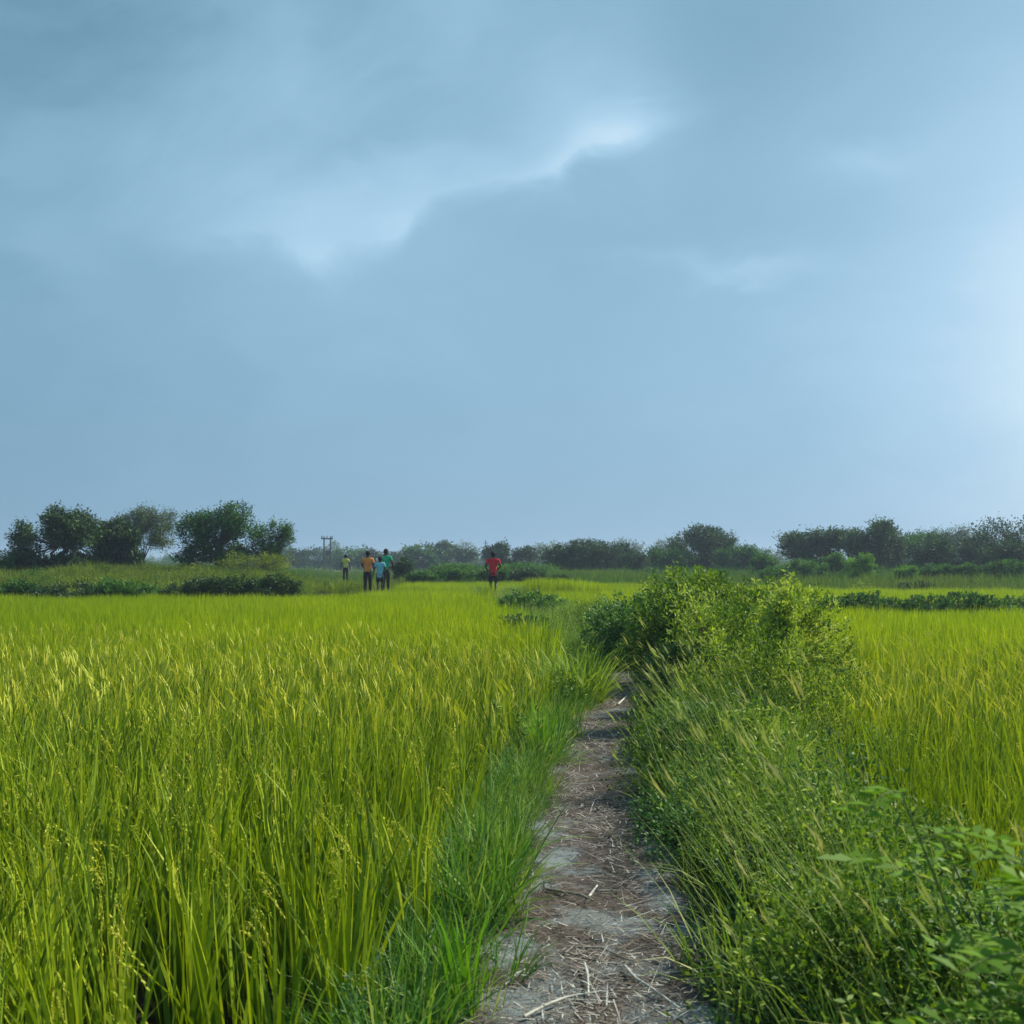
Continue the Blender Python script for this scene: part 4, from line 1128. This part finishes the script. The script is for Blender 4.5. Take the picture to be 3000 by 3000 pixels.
def person(label, x, y, H, shirt_c, bottom_c, bottom='trousers', arms=None, legs=None, rz=0., hem=.86, zfix=None, head_turn=0., shoulder=1.0):
    z = float(gz(x, y)) + .0 if zfix is None else zfix
    root = thing('person', label, 'person', (x, y, z), 'people walking away across the fields', rz)
    k_ = H / 1.72
    root.scale = (k_, k_, k_)
    s = shoulder
    A = arms or {}
    ar = {'L': [(-.235 * s, .0, 1.15), (-.25 * s, .07, .90)], 'R': [(.235 * s, .0, 1.15), (.25 * s, .07, .90)]}
    ar.update(A)
    lg = {'L': [(-.10, .08, .50), (-.10, -.05, .09)], 'R': [(.10, -.02, .50), (.10, .02, .09)]}
    if legs: lg.update(legs)
    J = {'pel': (0, 0, .95, .135), 'wst': (0, .0, 1.10, .118), 'chs': (0, 0, 1.28, .145), 'upc': (0, 0, 1.40, .12), 'nck': (0, .01, 1.49, .052),
         'hd0': (0, .025, 1.555, .075), 'hd1': (head_turn * .02, .03, 1.63, .098), 'hd2': (head_turn * .02, .02, 1.69, .062), 'nose': (head_turn * .05, .128, 1.60, .014)}
    E = [('pel', 'wst'), ('wst', 'chs'), ('chs', 'upc'), ('upc', 'nck'), ('nck', 'hd0'), ('hd0', 'hd1'), ('hd1', 'hd2'), ('hd1', 'nose')]
    Sh = {'pel': (0, 0, hem - .06, .168), 'pe2': (0, 0, .98, .155), 'wst': (0, 0, 1.12, .142), 'chs': (0, 0, 1.29, .165), 'upc': (0, 0, 1.405, .125), 'nck': (0, .0, 1.475, .066)}
    SE = [('pel', 'pe2'), ('pe2', 'wst'), ('wst', 'chs'), ('chs', 'upc'), ('upc', 'nck')]
    Bt = {'wst': (0, 0, 1.0, .135), 'pel': (0, 0, .91, .145)}
    BE = [('wst', 'pel')]
    for sd, sg in (('L', -1), ('R', 1)):
        el_, wr = np.array(ar[sd][0]), np.array(ar[sd][1])
        shd = np.array([sg * .165 * s, 0, 1.405])
        J['ear' + sd] = (sg * .088 + head_turn * .02, .03, 1.61, .016); E.append(('hd1', 'ear' + sd))
        J['sh' + sd] = (*shd, .062); J['el' + sd] = (*el_, .042); J['wr' + sd] = (*wr, .027)
        fd = norm(wr - el_)
        hp = wr + fd * .06; J['hp' + sd] = (*hp, .036)
        E += [('upc', 'sh' + sd), ('sh' + sd, 'el' + sd), ('el' + sd, 'wr' + sd), ('wr' + sd, 'hp' + sd)]
        sdv = norm(np.cross(fd, [sg * 1.0, .15, .05]))
        for fi, (o_, l_) in enumerate(((-.03, .055), (-.011, .068), (.009, .064), (.028, .048))):
            a = hp + fd * .035 + sdv * o_; b_ = a + fd * l_ * .6 + np.array([-sg * .006, .006, 0]); c_ = b_ + fd * l_ * .4 + np.array([-sg * .012, .012, 0])
            J[f'f{sd}{fi}a'] = (*a, .010); J[f'f{sd}{fi}b'] = (*b_, .009); J[f'f{sd}{fi}c'] = (*c_, .007)
            E += [('hp' + sd, f'f{sd}{fi}a'), (f'f{sd}{fi}a', f'f{sd}{fi}b'), (f'f{sd}{fi}b', f'f{sd}{fi}c')]
        th = wr + fd * .035 - sdv * .035
        J['th' + sd] = (*th, .012); J['tt' + sd] = (*(th + fd * .04 - sdv * .018), .009); E += [('wr' + sd, 'th' + sd), ('th' + sd, 'tt' + sd)]
        kn, an = np.array(lg[sd][0]), np.array(lg[sd][1])
        hip = np.array([sg * .095, 0, .88])
        toe = an + np.array([0, .15, -.06]) if an[2] < .12 else an + np.array([0, .06, -.13])
        J['hip' + sd] = (*hip, .098); J['tm' + sd] = (*((hip + kn) / 2), .078); J['kn' + sd] = (*kn, .054)
        ca = kn * .68 + an * .32 + np.array([0, -.012, 0]); J['ca' + sd] = (*ca, .053); J['an' + sd] = (*an, .035)
        J['he' + sd] = (*(an + [0, -.03, -.05]), .034); J['to' + sd] = (*toe, .028)
        E += [('pel', 'hip' + sd), ('hip' + sd, 'tm' + sd), ('tm' + sd, 'kn' + sd), ('kn' + sd, 'ca' + sd), ('ca' + sd, 'an' + sd), ('an' + sd, 'he' + sd), ('an' + sd, 'to' + sd)]
        sl = shd + (el_ - shd) * .62
        Sh['sh' + sd] = (*shd, .085); Sh['sm' + sd] = (*((shd + sl) / 2), .076); Sh['sl' + sd] = (*sl, .072)
        SE += [('upc', 'sh' + sd), ('sh' + sd, 'sm' + sd), ('sm' + sd, 'sl' + sd)]
        Bt['hip' + sd] = (*hip, .118); Bt['tm' + sd] = (*((hip + kn) / 2), .102)
        BE += [('pel', 'hip' + sd), ('hip' + sd, 'tm' + sd)]
        if bottom == 'trousers':
            Bt['kn' + sd] = (*kn, .078); Bt['an' + sd] = (*(an + (kn - an) * .06), .060)
            BE += [('tm' + sd, 'kn' + sd), ('kn' + sd, 'an' + sd)]
        else:
            Bt['kn' + sd] = (*(kn + (hip - kn) * .12), .100); BE += [('tm' + sd, 'kn' + sd)]
    me = skin_mesh(J, E); me.materials.clear(); me.materials.append(M['skin']); me.name = 'body'
    link('body', me, root)
    me = cut(skin_mesh(Sh, SE), [((0, 0, hem), (0, 0, -1))]); me.materials.clear(); me.materials.append(shirt_c)
    link('shirt', me, root)
    me = skin_mesh(Bt, BE, flatten=False); me.materials.clear(); me.materials.append(bottom_c)
    if bottom != 'trousers': me = cut(me, [((0, 0, .50), (0, 0, -1))])
    link(bottom, me, root)
    # hair: cap over the back and crown of the head, rough surface
    bm = bmesh.new(); bmesh.ops.create_uvsphere(bm, u_segments=28, v_segments=18, radius=1)
    for v in bm.verts:
        n_ = 1 + R.normal(0, .018)
        v.co = Vector((v.co.x * .104 * n_ + head_turn * .02, v.co.y * .118 * n_ + .018, v.co.z * .115 * n_ + 1.652))
    bmesh.ops.bisect_plane(bm, geom=bm.verts[:] + bm.edges[:] + bm.faces[:], plane_co=(0, .03, 1.60), plane_no=(0, .75, -.66), clear_outer=True)
    me = bpy.data.meshes.new('hair'); bm.to_mesh(me); bm.free(); me.materials.append(M['hair'])
    for p_ in me.polygons: p_.use_smooth = True
    link('hair', me, root)
    return root


c_black = cloth('black_cloth', (.012, .011, .012))
person('person in red t-shirt and dark shorts walking away alone, head bent', at(1445, 41), 41.0, 1.77, cloth('red_cloth', (.62, .018, .035)), c_black, 'shorts', shoulder=1.12,
       arms={'L': [(-.30, -.04, 1.13), (-.19, .18, 1.02)], 'R': [(.30, -.04, 1.16), (.17, .17, 1.06)]}, legs={'L': [(-.10, .03, .50), (-.09, .0, .09)], 'R': [(.10, .12, .52), (.10, -.12, .16)]}, hem=.80, zfix=.08)
person('person in orange shirt and black trousers, leftmost of the group of three', at(1078, 42), 42.0, 1.74, cloth('orange_cloth', (.80, .27, .05)), c_black, 'trousers',
       arms={'R': [(.25, .0, 1.14), (.24, .02, .88)], 'L': [(-.235, .04, 1.16), (-.16, .20, 1.05)]}, zfix=.14, hem=.86, shoulder=1.05)
person('shorter person in light blue shirt and dark shorts between the orange and green shirts', at(1114, 41), 41.0, 1.50, cloth('light_blue_cloth', (.20, .50, .62)), c_black, 'shorts',
       arms={'L': [(-.27, -.01, 1.15), (-.33, .0, .90)]}, zfix=.16, hem=.76)
person('tall person in green t-shirt and dark trousers behind the light blue shirt', at(1131, 44), 44.0, 1.80, cloth('green_cloth', (.015, .42, .20)), c_black, 'trousers', zfix=.18, hem=.84, head_turn=-.4, shoulder=1.05,
       arms={'R': [(.27, .06, 1.16), (.26, .20, .98)]}, rz=-.15)
person('person in yellow shirt and black trousers walking alone ahead of the group', at(1013, 62), 62.0, 1.62, cloth('yellow_cloth', (.62, .60, .10)), c_black, 'trousers', arms={'L': [(-.27, -.02, 1.15), (-.31, .0, .90)], 'R': [(.27, -.02, 1.15), (.31, .0, .90)]}, zfix=.22, hem=.88)

# ------------------------------------------------------------------ poles
M['pole'] = plain_mat('dark_pole', (.03, .03, .03), (.06, .06, .06), 10, .7)
d = 160
px_, zt = at(959, d), ztop(1572, d)
g0 = float(gz(px_, d))
root = thing('power_pole', 'twin-legged power pole with crossbar above the hazy trees left of the people', 'power pole', (px_, d, g0))
hh = zt - g0
for sx in (-.5, .5):
    v, f_, _t = tube([[sx, 0, -.2], [sx, 0, hh * .5], [sx, 0, hh]], [.13, .12, .11], 8)
    link('pole', mesh_np('pole', v, f_, M['pole'], smooth=True), root)
bm = bmesh.new()
bmesh.ops.create_cube(bm, size=1); bmesh.ops.scale(bm, vec=(1.85, .2, .2), verts=bm.verts); bmesh.ops.translate(bm, vec=(0, -.25, hh - .35), verts=bm.verts)
me = bpy.data.meshes.new('crossbar'); bm.to_mesh(me); bm.free(); me.materials.append(M['pole']); link('crossbar', me, root)
for sx in (-.8, 0, .8):
    v, f_, _t = tube([[sx, -.25, hh - .23], [sx, -.25, hh - .1], [sx, -.25, hh + .12]], [.05, .10, .05], 8)
    link('insulator', mesh_np('insulator', v, f_, M['pole'], smooth=True), root)
bm = bmesh.new()
bmesh.ops.create_cube(bm, size=1); bmesh.ops.scale(bm, vec=(.6, .5, .8), verts=bm.verts); bmesh.ops.translate(bm, vec=(.1, .0, hh - 2.6), verts=bm.verts)
bmesh.ops.bevel(bm, geom=bm.edges[:], offset=.08, segments=2, affect='EDGES')
me = bpy.data.meshes.new('transformer_box'); bm.to_mesh(me); bm.free(); me.materials.append(M['pole']); link('transformer_box', me, root)
px_, zt = at(1423, d), ztop(1582, d)
g0 = float(gz(px_, d))
root = thing('mast', 'thin single mast above the horizon just left of the person in red', 'mast', (px_, d, g0))
v, f_, _t = tube([[0, 0, -.2], [0, 0, (zt - g0) * .5], [0, 0, zt - g0]], [.10, .08, .05], 8)
link('pole', mesh_np('pole', v, f_, M['pole'], smooth=True), root)
v, f_, _t = tube([[-.35, 0, zt - g0 - .5], [0, 0, zt - g0 - .45], [.35, 0, zt - g0 - .5]], [.04, .05, .04], 6)
link('bracket', mesh_np('bracket', v, f_, M['pole'], smooth=True), root)

# ------------------------------------------------------------------ haze
HZ = True
if HZ:
    m, b = newmat('haze_air')
    pv = b.n('ShaderNodeVolumePrincipled')
    pv.inputs['Color'].default_value = (.66, .82, 1.0, 1)
    pv.inputs['Density'].default_value = .0008
    pv.inputs['Anisotropy'].default_value = .3
    o_ = b.n('ShaderNodeOutputMaterial'); b.nt.links.new(pv.outputs[0], o_.inputs['Volume'])
    bm = bmesh.new(); bmesh.ops.create_cube(bm, size=1)
    x0, x1, y0, y1, z0, z1 = -720, 720, -320, 1530, -2.0, 9.5
    bmesh.ops.scale(bm, vec=(x1 - x0, y1 - y0, z1 - z0), verts=bm.verts)
    bmesh.ops.translate(bm, vec=((x0 + x1) / 2, (y0 + y1) / 2, (z0 + z1) / 2), verts=bm.verts)
    me = bpy.data.meshes.new('haze'); bm.to_mesh(me); bm.free(); me.materials.append(m)
    link('haze', me, kind='stuff')
